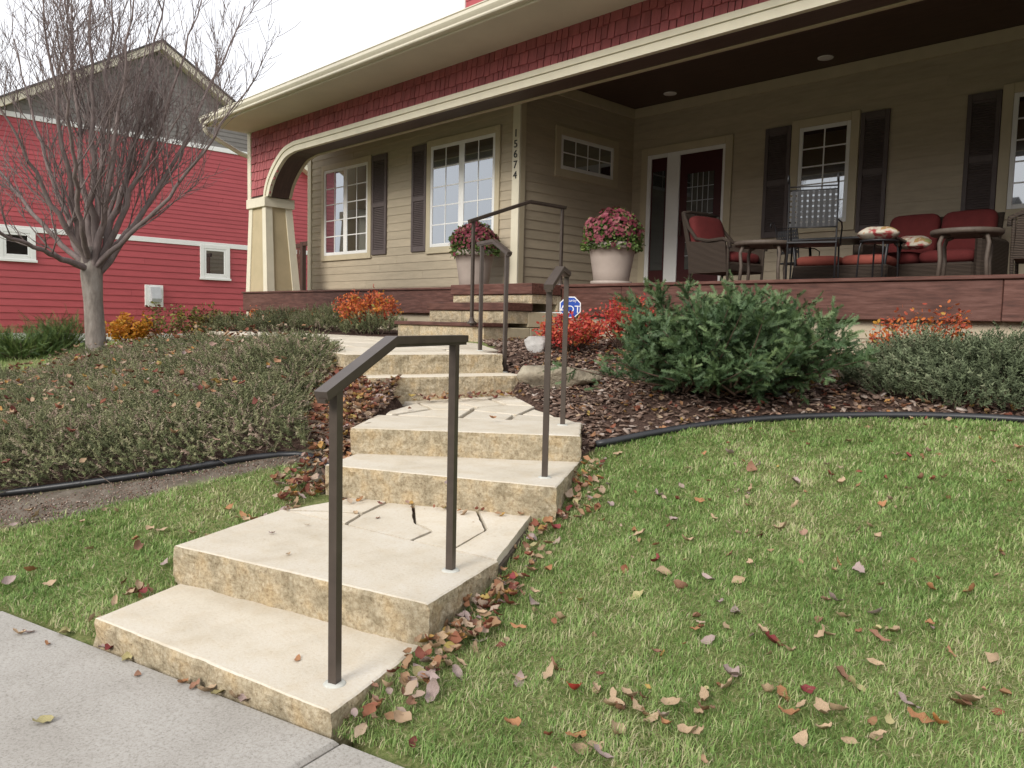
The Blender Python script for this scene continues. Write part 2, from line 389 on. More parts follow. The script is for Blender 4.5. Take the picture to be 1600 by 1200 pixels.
def ground_mat():
    """one ground sheet: bed / dirt / turf soil chosen by real zone attributes"""
    m, t, b = new_mat('garden_ground'); tc = N(t, 'TexCoord')
    n1 = N(t, 'TexNoise', Scale=9.0, Detail=7, Roughness=.65); n2 = N(t, 'TexNoise', Scale=60.0, Detail=5, Roughness=.7); n0 = N(t, 'TexNoise', Scale=1.1, Detail=4)
    for n in (n0, n1, n2): t.links.new(tc.outputs['Object'], n.inputs['Vector'])
    turf = ramp(t, n2.outputs['Fac'], [(.3, (.075, .10, .03)), (.5, (.16, .19, .065)), (.7, (.30, .26, .14))])
    bed = ramp(t, n2.outputs['Fac'], [(.3, (.028, .017, .013)), (.5, (.085, .052, .040)), (.72, (.17, .115, .085))])
    dirt = ramp(t, n1.outputs['Fac'], [(.3, (.085, .068, .052)), (.5, (.150, .125, .098)), (.7, (.215, .185, .150))])
    ab = N(t, 'Attribute'); ab.attribute_name = 'bed'; adr = N(t, 'Attribute'); adr.attribute_name = 'dirt'
    m1 = N(t, 'Mix', data_type='RGBA'); m2 = N(t, 'Mix', data_type='RGBA')
    t.links.new(ab.outputs['Fac'], m1.inputs['Factor']); t.links.new(turf, m1.inputs['A']); t.links.new(bed, m1.inputs['B'])
    t.links.new(adr.outputs['Fac'], m2.inputs['Factor']); t.links.new(m1.outputs['Result'], m2.inputs['A']); t.links.new(dirt, m2.inputs['B'])
    t.links.new(m2.outputs['Result'], b.inputs['Base Color']); b.inputs['Roughness'].default_value = .95; b.inputs['Specular IOR Level'].default_value = .15
    bp = N(t, 'Bump', Strength=.7, Distance=.02); t.links.new(n2.outputs['Fac'], bp.inputs['Height']); t.links.new(bp.outputs['Normal'], b.inputs['Normal'])
    return m
M['ground'] = ground_mat()
M['grass'] = tint_mat('grass_blades', [(0, (.115, .200, .052)), (.35, (.230, .355, .102)), (.62, (.350, .470, .160)), (.78, (.52, .53, .27)), (.9, (.54, .48, .29)), (1, (.62, .55, .37))], .55, .32)
M['juniper'] = tint_mat('juniper_needles', [(0, (.075, .085, .040)), (.35, (.165, .182, .085)), (.6, (.25, .25, .13)), (.8, (.32, .27, .19)), (1, (.34, .225, .19))], .75)
M['juniper_blue'] = tint_mat('grey_juniper_needles', [(0, (.06, .075, .04)), (.4, (.125, .155, .082)), (.7, (.205, .23, .135)), (1, (.30, .26, .18))], .7)
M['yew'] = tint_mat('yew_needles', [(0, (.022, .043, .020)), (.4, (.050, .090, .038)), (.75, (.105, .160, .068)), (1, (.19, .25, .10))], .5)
M['evergreen'] = tint_mat('bright_evergreen', [(0, (.03, .06, .02)), (.5, (.07, .12, .035)), (1, (.17, .22, .06))], .55)
M['orange'] = tint_mat('orange_red_leaves', [(0, (.38, .075, .045)), (.35, (.55, .15, .07)), (.65, (.66, .20, .05)), (.85, (.55, .30, .05)), (1, (.26, .24, .06))], .55, .25)
M['redleaf'] = tint_mat('coral_red_leaves', [(0, (.40, .04, .045)), (.45, (.55, .085, .065)), (.75, (.56, .17, .07)), (1, (.50, .30, .06))], .55, .25)
M['yellow'] = tint_mat('golden_leaves', [(0, (.45, .15, .02)), (.5, (.56, .25, .03)), (1, (.42, .30, .05))], .55, .25)
M['olive'] = tint_mat('olive_leaves', [(0, (.16, .06, .05)), (.4, (.17, .15, .05)), (.8, (.26, .26, .06)), (1, (.36, .24, .05))], .6, .2)
M['mumleaf'] = tint_mat('mum_leaves', [(0, (.05, .09, .025)), (.5, (.11, .18, .045)), (1, (.24, .30, .09))], .6, .15)
M['mumflower'] = tint_mat('mum_flowers', [(0, (.13, .018, .034)), (.5, (.26, .055, .08)), (.85, (.37, .13, .15)), (1, (.36, .20, .14))], .6, .1)
M['chips'] = tint_mat('bark_chips', [(0, (.06, .038, .028)), (.35, (.155, .096, .070)), (.65, (.25, .175, .135)), (.85, (.36, .285, .235)), (1, (.44, .37, .32))], .85)
LEAFCOL = [(0, (.17, .055, .045)), (.16, (.28, .10, .06)), (.34, (.34, .19, .10)), (.52, (.42, .29, .18)), (.68, (.46, .35, .25)), (.80, (.38, .29, .27)), (.9, (.48, .22, .07)), (1, (.45, .37, .12))]
M['litter'] = tint_mat('dry_leaf_litter', [(p, sc(c, .86)) for p, c in LEAFCOL], .75, .1)
def leaf_mat(name, c):
    return pm(name, c, .7, .28, 24, .25, 90, rand=.12)
LEAFM = [leaf_mat('tan_dry_leaf', (.39, .28, .175)), leaf_mat('brown_dry_leaf', (.25, .13, .08)), leaf_mat('orange_dry_leaf', (.34, .165, .075)),
         leaf_mat('mauve_dry_leaf', (.33, .25, .225)), leaf_mat('dark_red_leaf', (.20, .035, .035)), leaf_mat('olive_dry_leaf', (.38, .33, .16))]
LEAFW = [38, 20, 12, 20, 5, 8]
M['redbright'] = leaf_mat('bright_red_leaf', (.55, .06, .05))

# ------------------------------------------------------------------ main levels and the walk
Z1, Z2, L1B, Z3, Z4, L2B, Z5, Z6, L3B = .09, .245, .268, .43, .58, .635, .79, .945, 1.0
DECK = 1.64
S1 = [pz(148, 965, Z1), pz(519, 1114, Z1), pz(656, 1011, Z1), pz(277, 912, Z1)]
S2 = [pz(272, 852, Z2), pz(669, 944, Z2), pz(779, 876, Z2), pz(440, 795, Z2)]
S3 = [pz(508, 726, Z3), pz(870, 761, Z3), pz(906, 722, Z3), pz(546, 712, Z3)]
S4 = [pz(548, 668, Z4), pz(907, 681, Z4), pz(909, 660, Z4), pz(588, 648, Z4)]
S5 = [pz(577, 590, Z5), pz(820, 586, Z5)]
S6 = [pz(540, 553.5, Z6), pz(786, 553, Z6)]
def beyond(a, b, d): 
    v = (b-a); v[2] = 0; return b+v/np.linalg.norm(v)*d
d5 = S5[1]-S5[0]; n5 = np.array([-d5[1], d5[0], 0]); n5 /= np.linalg.norm(n5)       # away from the camera
if n5[0] > 0: n5 = -n5
S1q = [S1[0], S1[1], beyond(S1[1], S1[2], .12), beyond(S1[0], S1[3], .12)]
S2q = S2
S3q = [S3[0], S3[1], beyond(S3[1], S3[2], .12), beyond(S3[0], S3[3], .15)]
S4q = S4
S5q = [S5[0], S5[1], S5[1]+n5*.5, S5[0]+n5*.5]
S6q = [S6[0], S6[1], S6[1]+n5*.42, S6[0]+n5*.42]

# sidewalk frame
e1 = S1[1]-S1[0]; e1[2] = 0; e1 /= np.linalg.norm(e1); e2 = np.array([e1[1], -e1[0], 0])       # e2 towards the street
SW0 = np.array([S1[0][0], S1[0][1], 0.0])
def sw_z(p): return -.008+.028*float(np.dot(np.array([p[0], p[1], 0])-SW0, e1))*(1 if True else 0)

# ------------------------------------------------------------------ terrain
CTRL = []
def cp(x, y, z): CTRL.append((x, y, z))
for s in np.linspace(-12, 7, 14):
    for w in (0.02, .8, 1.6):
        p = SW0+e1*s+e2*w; cp(p[0], p[1], max(-.1, min(.12, sw_z(p)))-.05*(w > .5)-.005)
for x, y, z in [(-1.85,1.28,.045),(-2.12,1.72,.10),(-2.36,2.28,.185),(-2.6,2.75,.26),(-2.82,3.2,.36),(-3.02,3.55,.46),(-3.38,3.95,.555),
                (-.44,2.18,.16),(-.7,3.3,.40),(.5,3.5,.44),(1.2,5.2,.74),(-1.5,2.7,.30),(-1.9,3.6,.46),(-2.33,4.43,.64),(-1.15,5.05,.71),(-1.3,4.2,.58),(.5,2.3,.18),(3,4,.6),(3,6.5,.9),(2.5,2.6,.15),
                (-3.7,4.35,.63),(-2.9,4.5,.72),(-2,5.3,.79),(-4,6.5,1.0),(-1.5,6.5,.9),(0,6.5,.9),(-4.45,4.75,.76),(-4.9,5.2,.92),(-5.5,5.5,.98),(-5.2,6.3,1.02),(-7,6.4,1.0),(-3.4,5.3,.85),
                (-3.2,1.0,.04),(-3.38,1.4,.11),(-3.68,1.95,.215),(-3.9,2.35,.33),(-4.16,2.55,.45),(-4.2,2.9,.56),(-4.55,3.15,.66),(-4.9,3.05,.72),(-5.15,3.25,.84),
                (-4.56,1.65,.27),(-5.08,.98,.15),(-4.2,1.2,.12),(-5.7,.2,.05),(-5.3,2.4,.42),(-6,1.6,.28),(-7,2.4,.41),(-8,2.0,.30),(-8,3,.52),(-10,3,.44),(-6.5,3.4,.76),(-5.6,3.0,.74),(-8,3.8,.82),(-10.5,4,.76),(-9.9,4.2,.88),
                (-7.5,4.6,.955),(-9,5,.97),(-6,4.4,.94),(-12,3.5,.45),(-10,6.4,1.04),(-13.5,6.4,.98),(-12,5.2,.85),(-16.5,5,.55),(-20,5,.45),(-20,0,.15),(-20,10,.65),(-26,5,.3),(-10,.5,.10),(-14,1.5,.3),
                (-14,-4,0),(0,-6,-.05),(-5,-6,-.05),(6,-4,0),(8,4,.5),(8,10,1.0),(-5,12,1.05),(-15,13,.9),(2,12,1.0),(-26,-4,.1),(-26,14,.7)]: cp(x, y, z)
C = np.array(CTRL)
def tps(r2): return .5*r2*np.log(r2+1e-9)
_K = tps(((C[:, None, :2]-C[None, :, :2])**2).sum(-1))+np.eye(len(C))*.02
_Pm = np.c_[np.ones(len(C)), C[:, :2]]
_A = np.block([[_K, _Pm], [_Pm.T, np.zeros((3, 3))]])
_w = np.linalg.solve(_A, np.r_[C[:, 2], 0, 0, 0])
def H(x, y):
    x = np.atleast_1d(np.asarray(x, float)); y = np.atleast_1d(np.asarray(y, float)); out = np.empty(len(x))
    for i in range(0, len(x), 20000):
        a = x[i:i+20000]; b = y[i:i+20000]
        ac = np.clip(a, -27, 8); bc = np.clip(b, -6, 14)
        r2 = (ac[:, None]-C[None, :, 0])**2+(bc[:, None]-C[None, :, 1])**2
        z = tps(r2)@_w[:-3]+_w[-3]+_w[-2]*ac+_w[-1]*bc
        d = np.hypot(a-ac, b-bc); k = np.clip(d/25, 0, 1); out[i:i+20000] = z*(1-k)+.1*k
    return out
def h1(x, y): return float(H([x], [y])[0])
def hit(x, y, lift=0.0):
    """where the sight line meets the ground"""
    d = ray(x, y); prev = None
    s = 1.2
    while s < 40:
        p = d*s; g = h1(p[0], p[1])+lift
        if CAMZ+p[2] < g: break
        s += .05
    return np.array([d[0]*s, d[1]*s, h1(d[0]*s, d[1]*s)])

def in_poly(px, py, poly):
    px = np.asarray(px); py = np.asarray(py); inside = np.zeros(px.shape, bool); n = len(poly)
    for i in range(n):
        x0, y0 = poly[i][:2]; x1, y1 = poly[(i+1) % n][:2]
        c = ((y0 > py) != (y1 > py)) & (px < (x1-x0)*(py-y0)/((y1-y0) if abs(y1-y0) > 1e-12 else 1e-12)+x0)
        inside ^= c
    return inside

# lines of the plastic edging, then the zones of the ground
EDGE_R = [np.array([-2.98, 3.60])]+[hit(x, y)[:2] for x, y in ((950, 701), (1000, 690), (1060, 677), (1120, 667), (1200, 660), (1300, 656), (1400, 654), (1500, 656), (1600, 662))]
EDGE_R += [EDGE_R[-1]+np.array([1.0, .12]), EDGE_R[-1]+np.array([2.6, .2])]
EDGE_L = [np.array([-3.86, 2.33])]+[hit(x, y)[:2] for x, y in ((505, 700), (440, 714), (360, 728), (250, 745), (120, 765), (0, 780))]
EDGE_L += [EDGE_L[-1]+np.array([-.9, -.85]), EDGE_L[-1]+np.array([-2.2, -1.3])]
LW_R = [SW0+e1*1.27, S1q[1], S1[2], S2[1], S2[2], np.array([-2.66, 2.78, 0]), S3[1], S3[2], np.array([-2.98, 3.6, 0])]
LAWN_R = [p[:2] for p in LW_R]+[p for p in EDGE_R]+[np.array([2.4, 2.3])]
BED_R = [p for p in EDGE_R[::-1]]+[S4[2][:2]+np.array([-.05, 0]), np.array([-4.35, 4.72]), S5[1][:2], S6[1][:2], np.array([-5.0, 5.4]), np.array([-6.1, 5.5]), np.array([-6.1, 6.8]), np.array([2.5, 6.8])]
LAWN_L = [S1[0][:2], S1[3][:2], S2[0][:2], S2[3][:2], np.array([-3.72, 2.25])]+[p for p in EDGE_L]+[np.array((SW0-e1*5)[:2])]
BED_L = [p for p in EDGE_L]+[np.array([-9.5, 1.2]), np.array([-11.6, 2.6]), np.array([-11.8, 5.0]), np.array([-14.2, 5.4]), np.array([-14.3, 6.8]), np.array([-7.5, 6.8]), np.array([-7.4, 5.4]),
         np.array([-5.0, 3.1]), S5[0][:2], S4[3][:2], S4[0][:2], S3[0][:2]]
L1P = [S2[3], pz(560, 781, L1B), pz(836, 808, L1B), S2[2]]
WALK = [[p[:2] for p in q] for q in (S1q, S2q, L1P, S3q, S4q, S5q, S6q)]
L2P = [S4[3], pz(605, 640, .60), pz(628, 620, L2B), pz(700, 615, L2B), pz(790, 612, L2B), pz(862, 640, .62), S4[2]]
L3P = [S6q[3]+np.array([0, -.02, 0]), np.array([-6.4, 3.82, .96]), np.array([-8.2, 4.05, .97]), np.array([-9.9, 4.2, .97]), np.array([-9.8, 5.05, .985]), np.array([-7.7, 5.35, 1.0]), np.array([-6.15, 5.46, 1.0]), np.array([-5.25, 4.95, .97]), S6q[2]]
WALK += [[p[:2] for p in L2P], [p[:2] for p in L3P]]

def build_ground():
    gx = np.r_[-400, -150, -70, -40, np.arange(-28, -13, .9), np.arange(-13, -7.5, .3), np.arange(-7.5, .6, .075), np.arange(.6, 3.4, .3), np.arange(3.6, 10, 1.2), 25, 70, 150, 400]
    gy = np.r_[-400, -120, -40, -15, np.arange(-6, .3, .6), np.arange(.3, 7.0, .075), np.arange(7.0, 15, .8), 30, 70, 150, 400]
    X, Y = np.meshgrid(gx, gy); x = X.ravel(); y = Y.ravel(); z = H(x, y)
    for i in range(len(x)):
        if -9 < x[i] < 3 and .3 < y[i] < 7:
            z[i] += .010*mnoise.noise((x[i]*4, y[i]*4, 0))+.006*mnoise.noise((x[i]*11, y[i]*11, 3))
    # the walk is dug in
    lev = [Z1-.12, Z2-.10, Z2-.06, Z3-.10, Z4-.10, Z5-.10, Z6-.10, Z4-.05, L3B-.09]
    for q, l in zip(WALK, lev):
        ins = in_poly(x, y, q); z[ins] = np.minimum(z[ins], l)
    sl = ((x-SW0[0])*e2[0]+(y-SW0[1])*e2[1])
    z[(sl > .03) & (sl < 1.75) & (np.abs(x) < 14)] -= .06
    z[(sl > -.055) & (sl <= .03) & (np.abs(x) < 14)] -= .028
    sa = (x-SW0[0])*e1[0]+(y-SW0[1])*e1[1]; z[(sl > -.20) & (sl < .2) & (sa > -.03) & (sa < 1.28)] -= .07
    bed = (in_poly(x, y, BED_R) | in_poly(x, y, BED_L)).astype(float)
    gapf = (x > -5.6) & (x < -2.7) & (y > 2.2) & (y < 6.7) & ~in_poly(x, y, LAWN_R) & ~in_poly(x, y, LAWN_L); bed[gapf] = 1
    dirt = np.zeros(len(x))
    for i in range(len(x)):
        if -7 < x[i] < -3.6 and .3 < y[i] < 2.5 and not bed[i]:
            # bare strip just outside the left edging
            d = min(np.linalg.norm(np.array([x[i], y[i]])-(EDGE_L[k]*(1-u)+EDGE_L[k+1]*u)) for k in range(len(EDGE_L)-1) for u in (0, .25, .5, .75))
            wid = .42+.12*mnoise.noise((x[i]*2, y[i]*2, 5))-.28*max(0, min(1, (x[i]+4.55)/.45))
            dirt[i] = np.clip((wid-d)/.10, 0, 1)
    nx = len(gx); ny = len(gy); T = []
    i, j = np.meshgrid(np.arange(nx-1), np.arange(ny-1)); a = (j*nx+i).ravel()
    T = np.r_[np.c_[a, a+1, a+nx+1], np.c_[a, a+nx+1, a+nx]]
    me = fast_mesh('ground', np.c_[x, y, z], T, M['ground'], smooth=True)
    for nm, val in (('bed', bed), ('dirt', dirt)):
        at = me.attributes.new(nm, 'FLOAT', 'POINT'); at.data.foreach_set('value', val.astype(np.float32))
    tag(link('ground', me), kind='structure')
    return
build_ground()

# sidewalk
sw = MB(); a = SW0-e1*14+e2*.012; 
JS = 1.272                                  # joint position along the walk
sidewalk = bpy.data.objects.new('sidewalk', None); COL.objects.link(sidewalk); tag(sidewalk, kind='structure')
k = -10
for k in range(-7, 6):
    s0 = JS+k*1.95+.006; s1 = JS+(k+1)*1.95-.006
    q = [SW0+e1*s0+e2*.012, SW0+e1*s1+e2*.012, SW0+e1*s1+e2*1.55, SW0+e1*s0+e2*1.55]
    top = [np.array([p[0], p[1], max(-.12, min(.14, sw_z(p)))]) for p in q]
    m = MB(); n_ = len(top); ins = []
    c_ = sum(top)/4
    inn = [p+(c_-p)/np.linalg.norm(c_-p)*.014 for p in top]
    V = [p-np.array([0, 0, .012]) for p in top]+inn+[p-np.array([0, 0, .14]) for p in top]
    m.add(V, [(7, 6, 5, 4)]+[(i, 4+i, 4+(i+1) % 4, (i+1) % 4) for i in range(4)]+[(8+i, i, (i+1) % 4, 8+(i+1) % 4) for i in range(4)])
    m.build('slab', M['concrete'], sidewalk)

# ------------------------------------------------------------------ limestone steps and flagstone landings
def stone_block(name, quad, th, label, seed, rough=.0105, group=None):
    """sawn top, rock-faced sides; displaced faces, slightly ragged top edge"""
    q = [np.array(p, float) for p in quad]; c = sum(q)/4
    if np.cross(q[1]-q[0], q[2]-q[1])[2] < 0: q = q[::-1]
    ring = []
    for i in range(4):
        a, b = q[i], q[(i+1) % 4]; L = np.linalg.norm(b-a); n = max(3, int(L/.020))
        nrm = np.array([(b-a)[1], -(b-a)[0], 0])/L
        for k in range(n): ring.append((a+(b-a)*k/n, nrm))
    nr = len(ring); nz = 9; V = []; Fs = []; mi = []
    for j in range(nz+1):
        fz = j/nz
        for p, nrm in ring:
            dpt = rough*(mnoise.noise((p[0]*9+seed, p[1]*9, fz*th*14))*1.1+mnoise.noise((p[0]*28+seed, p[1]*28, fz*th*30))*.7)
            if j == 0: dpt = dpt*.25-.003-.006*max(0, mnoise.noise((p[0]*19, p[1]*19, seed*3))-.32)*3
            zz = p[2]-fz*th-(.002 if j == 0 else 0)+(.0025*mnoise.noise((p[0]*12, p[1]*12, seed)) if j == 0 else 0)
            if j == 0 : zz = p[2]-.004
            V.append((p[0]+nrm[0]*dpt, p[1]+nrm[1]*dpt, zz))
    for j in range(nz):
        for k in range(nr):
            Fs.append((j*nr+k, (j+1)*nr+k, (j+1)*nr+(k+1) % nr, j*nr+(k+1) % nr)); mi.append(0)
    o = len(V)
    for k, (p, nrm) in enumerate(ring):
        v = np.array(V[k]); w = v+(np.array([c[0], c[1], v[2]])-v)/np.linalg.norm(np.array([c[0], c[1], v[2]])-v)*.009
        V.append((w[0], w[1], p[2]))
    for k in range(nr):
        Fs.append((k, (k+1) % nr, o+(k+1) % nr, o+k)); mi.append(1)
    Fs.append(tuple(range(o, o+nr))); mi.append(1)
    off = q[0]*0+np.array([c[0], c[1], c[2]-th])
    me = bpy.data.meshes.new(name); me.from_pydata([tuple(np.array(v)-off) for v in V], [], Fs)
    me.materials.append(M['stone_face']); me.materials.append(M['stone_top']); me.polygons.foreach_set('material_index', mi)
    me.update(); me.validate()
    ob = link(name, me); ob.location = tuple(off)
    tag(ob, label, 'stone step', group or 'limestone slab steps of the garden walk'); return ob
stone_block('stone_step', S1q, .20, 'lowest pale limestone slab step, standing against the grey sidewalk', 1.3)
stone_block('stone_step', S2q, .185, 'thick limestone slab step resting on the lowest one by the sidewalk', 5.7)
stone_block('stone_step', S3q, .22, 'limestone slab step rising from the first flagstone landing above the sidewalk', 9.1)
stone_block('stone_step', S4q, .20, 'limestone slab step with a cut back edge meeting the middle flagstone landing', 14.2)
stone_block('stone_step', S5q, .20, 'limestone slab step at the back of the middle landing, beside the large boulder', 21.5)
stone_block('stone_step', S6q, .18, 'uppermost limestone slab step in front of the flagstones below the porch stairs', 30.1)

def clip(poly, n, d):
    out = []
    for i in range(len(poly)):
        a, b = poly[i], poly[(i+1) % len(poly)]; da = a@n-d; db = b@n-d
        if da <= 0: out.append(a)
        if da*db < 0: out.append(a+(b-a)*da/(da-db))
    return out
def inset(poly, g):
    """shrink convex polygon by g"""
    out = [np.array(p) for p in poly]; A = sum(out)/len(out)
    res = out
    for i in range(len(out)):
        a, b = out[i], out[(i+1) % len(out)]; t = b-a; L = np.linalg.norm(t)
        if L < 1e-5: continue
        n = np.array([t[1], -t[0]])/L
        if (A-a)@n > 0: n = -n
        res = clip(res, n, a@n-g)
        if len(res) < 3: return []
    return res
def landing(name, poly, zf, cells, seed, gap=.008, lab=None, hand=None):
    P2 = [np.array(p[:2]) for p in poly]
    base = MB(); V = [(p[0], p[1], zf(p)-.035) for p in P2]
    base.prism([np.array(v) for v in V], (0, 0, -.08))
    b = base.build(name, M['soil']); tag(b, kind='structure')
    if hand is None:
        r = random.Random(seed); A = np.array(P2); lo = A.min(0); hi = A.max(0); pts = []
        tries = 0
        while len(pts) < cells and tries < 5000:
            tries += 1; p = np.array([r.uniform(lo[0], hi[0]), r.uniform(lo[1], hi[1])])
            if in_poly(np.array([p[0]]), np.array([p[1]]), P2)[0] and all(np.linalg.norm(p-o) > math.sqrt((hi-lo).prod()/cells)*.62 for o in pts): pts.append(p)
        polys = []
        for i, p in enumerate(pts):
            pg = [q.copy() for q in P2]
            for j, o in enumerate(pts):
                if i != j:
                    n = (o-p)/np.linalg.norm(o-p); pg = clip(pg, n, ((o+p)/2)@n)
                    if len(pg) < 3: break
            if len(pg) >= 3: polys.append(pg)
    else: polys = hand
    for i, pg in enumerate(polys):
        pg = inset(pg, gap/2)
        if len(pg) < 3: continue
        # ragged outline
        pts = []
        for a_, b_ in zip(pg, pg[1:]+pg[:1]):
            L = np.linalg.norm(b_-a_); n = max(1, int(L/.07)); nn = np.array([(b_-a_)[1], -(b_-a_)[0]])/(L+1e-9)
            for k_ in range(n):
                q_ = a_+(b_-a_)*k_/n
                pts.append(q_+(nn*.006*mnoise.noise((q_[0]*13, q_[1]*13, seed)) if k_ else 0))
        dz = .004*mnoise.noise((i*3.1, seed, 0))
        n = len(pts); c_ = sum(pts)/n
        top = [(p[0]+(c_[0]-p[0])*.02, p[1]+(c_[1]-p[1])*.02, zf(p)+dz) for p in pts]; mid = [(p[0], p[1], zf(p)+dz-.006) for p in pts]; bot = [(p[0], p[1], zf(p)-.05) for p in pts]
        m = MB(); V = top+mid+bot
        Fs = [list(range(n))]+[(k_, n+k_, n+(k_+1) % n, (k_+1) % n) for k_ in range(n)]+[(n+k_, 2*n+k_, 2*n+(k_+1) % n, n+(k_+1) % n) for k_ in range(n)]
        ar = sum(top[k_][0]*top[(k_+1) % n][1]-top[(k_+1) % n][0]*top[k_][1] for k_ in range(n))
        if ar < 0: Fs = [list(f)[::-1] for f in Fs]
        m.add(V, Fs); m.build('flagstone', M['stone_top'], b)
def lerp_plane(A, B, za, zb):
    d = (np.array(B[:2])-np.array(A[:2])); L2 = d@d
    return lambda p: za+(zb-za)*max(-.2, min(1.2, ((np.array(p[:2])-np.array(A[:2]))@d)/L2))
zl1 = lerp_plane((S2[3]+S2[2])/2, (L1P[1]+L1P[2])/2, Z2-.001, L1B)
pp = lambda x, y: pz(x, y, .256)[:2]
hand1 = [[pp(444, 794), pp(500, 797), pp(566, 802), pp(614, 784), pp(556, 779)],
         [pp(444, 794), pp(500, 797), pp(566, 802), pp(540, 815.5)],
         [pp(566, 802), pp(540, 815.5), pp(642, 840), pp(676, 828), pp(648, 816), pp(645, 787), pp(614, 784)],
         [pp(706, 855), pp(642, 840), pp(676, 828), pp(648, 816), pp(645, 787), pp(742, 797), pp(760, 829)],
         [pp(742, 797), pp(760, 829), pp(706, 855), pp(778, 872), pp(838, 805)]]
def landing_hand():
    P = L1P; b = MB(); b.prism([np.array([p[0], p[1], zl1(p)-.035]) for p in P], (0, 0, -.08)); b = b.build('landing_path', M['soil']); tag(b, kind='structure')
    for i, pg in enumerate(hand1):
        pts = []; sgn_ = -1 if sum(pg[k_][0]*pg[(k_+1) % len(pg)][1]-pg[(k_+1) % len(pg)][0]*pg[k_][1] for k_ in range(len(pg))) > 0 else 1
        for a_, b_ in zip(pg, pg[1:]+pg[:1]):
            n = max(2, int(np.linalg.norm(b_-a_)/.025))
            for k_ in range(n):
                q_ = a_+(b_-a_)*(k_+.5)/n; nn_ = np.array([(b_-a_)[1], -(b_-a_)[0]])/(np.linalg.norm(b_-a_)+1e-9)*sgn_; q_ = q_+nn_*(.0085+.004*mnoise.noise((q_[0]*17, q_[1]*17, i)))
                pts.append(q_)
        n = len(pts); dz = (.003, .002, -.001, -.002, .002)[i]
        top = [(p[0], p[1], zl1(p)+dz) for p in pts]; bot = [(p[0], p[1], zl1(p)-.05) for p in pts]
        ar = sum(top[k_][0]*top[(k_+1) % n][1]-top[(k_+1) % n][0]*top[k_][1] for k_ in range(n))
        Fs = [list(range(n))]+[(k_, n+k_, n+(k_+1) % n, (k_+1) % n) for k_ in range(n)]
        if ar < 0: Fs = [list(f)[::-1] for f in Fs]
        MB().add(top+bot, Fs).build('flagstone', M['stone_top'], b)
landing_hand()
zl2 = lerp_plane((S4[3]+S4[2])/2, (L2P[3]+L2P[4])/2, Z4-.002, L2B)
landing('landing_path', L2P, zl2, 11, 5, .034)
zl3 = lambda p: Z6-.002+(L3B-Z6)*max(0, min(1, ((S6[1][0]+S6[0][0])/2-.3-p[0])/1.6))
landing('landing_path', L3P, zl3, 26, 9, .036)

# ------------------------------------------------------------------ our house
YD, YF, YFI, YW, YB = 6.67, 6.85, 7.26, 8.10, 10.75
XL, XC, XR = -14.20, -8.30, 2.6
CEIL, SOFF, BEAMZ = 4.75, 4.56, 4.02
house = thing('craftsman_house', 'tan house with a deep front porch, maroon shingle band and arched porch opening', 'house', (-6, 8.5, .9))

RJ = random.Random(17)
def siding(name, p0, u, n, length, z0, z1, exp, mat, parent, core=True, wall_name='wall', thick=.014, clip_fn=None):
    """lap siding: each board a wedge proud of the wall sheet. u along, n outward"""
    p0 = np.array(p0, float); u = np.array(u, float); n = np.array(n, float)
    w = MB(); a = p0-n*.12
    w.prism([a+np.array([0, 0, z0]), a+u*length+np.array([0, 0, z0]), a+u*length+np.array([0, 0, z1]), a+np.array([0, 0, z1])], n*.118)
    wall = w.build(wall_name, mat, parent)
    nb = int(math.ceil((z1-z0)/exp)); off = wloc(wall)
    prof = [(.0, -.012), (thick, -.012), (thick, 0), (.004, exp-.001), (0, exp-.001)]
    me = bpy.data.meshes.new('siding_board')
    V = [tuple(n*t+np.array([0, 0, z])) for t, z in prof]+[tuple(n*t+u*length+np.array([0, 0, z])) for t, z in prof]
    k = len(prof); Fs = [tuple(range(k))[::-1], tuple(range(k, 2*k))]+[(i, (i+1) % k, k+(i+1) % k, k+i) for i in range(k)]
    me.from_pydata(V, [], Fs); me.materials.append(mat); me.update()
    for i in range(nb):
        zz = z0+i*exp
        if zz > z1-.02: break
        if clip_fn:
            lo, hi = clip_fn(zz+exp*.5)
            if hi-lo < .05: continue
            mm = bpy.data.meshes.new('siding_board')
            V2 = [tuple(n*t+u*lo+np.array([0, 0, z])) for t, z in prof]+[tuple(n*t+u*hi+np.array([0, 0, z])) for t, z in prof]
            mm.from_pydata(V2, [], Fs); mm.materials.append(mat); mm.update()
        elif length > 4:
            cut = length*RJ.uniform(.12, .88)
            for lo, hi in ((0, cut-.002), (cut+.002, length)):
                mm = bpy.data.meshes.new('siding_board'); dz_ = RJ.uniform(-.0015, .0015)
                mm.from_pydata([tuple(n*t+u*lo+np.array([0, 0, z])) for t, z in prof]+[tuple(n*t+u*hi+np.array([0, 0, z+dz_])) for t, z in prof], [], Fs); mm.materials.append(mat); mm.update()
                o = link('siding_board', mm, wall); o.location = Vector((p0[0], p0[1], zz))-off
            continue
        else: mm = me
        o = link('siding_board', mm, wall); o.location = Vector((p0[0], p0[1], zz))-off
    return wall
EXP = .1372
front = siding('front', (XL, YW, 0), (1, 0, 0), (0, -1, 0), XC-XL, DECK-.02, CEIL, EXP, M['tan'], house, wall_name='front_wall')
ret = siding('return', (XC, YW, 0), (0, 1, 0), (1, 0, 0), YB-YW, DECK-.02, CEIL, EXP, M['tan'], house, wall_name='return_wall')
back = siding('back', (XC, YB, 0), (1, 0, 0), (0, -1, 0), XR-XC, DECK-.02, CEIL, EXP, M['tan'], house, wall_name='back_wall')
sidew = siding('side', (XL, YW+4, 0), (0, -1, 0), (-1, 0, 0), 4.0, .7, CEIL, EXP, M['tan'], house, wall_name='side_wall')
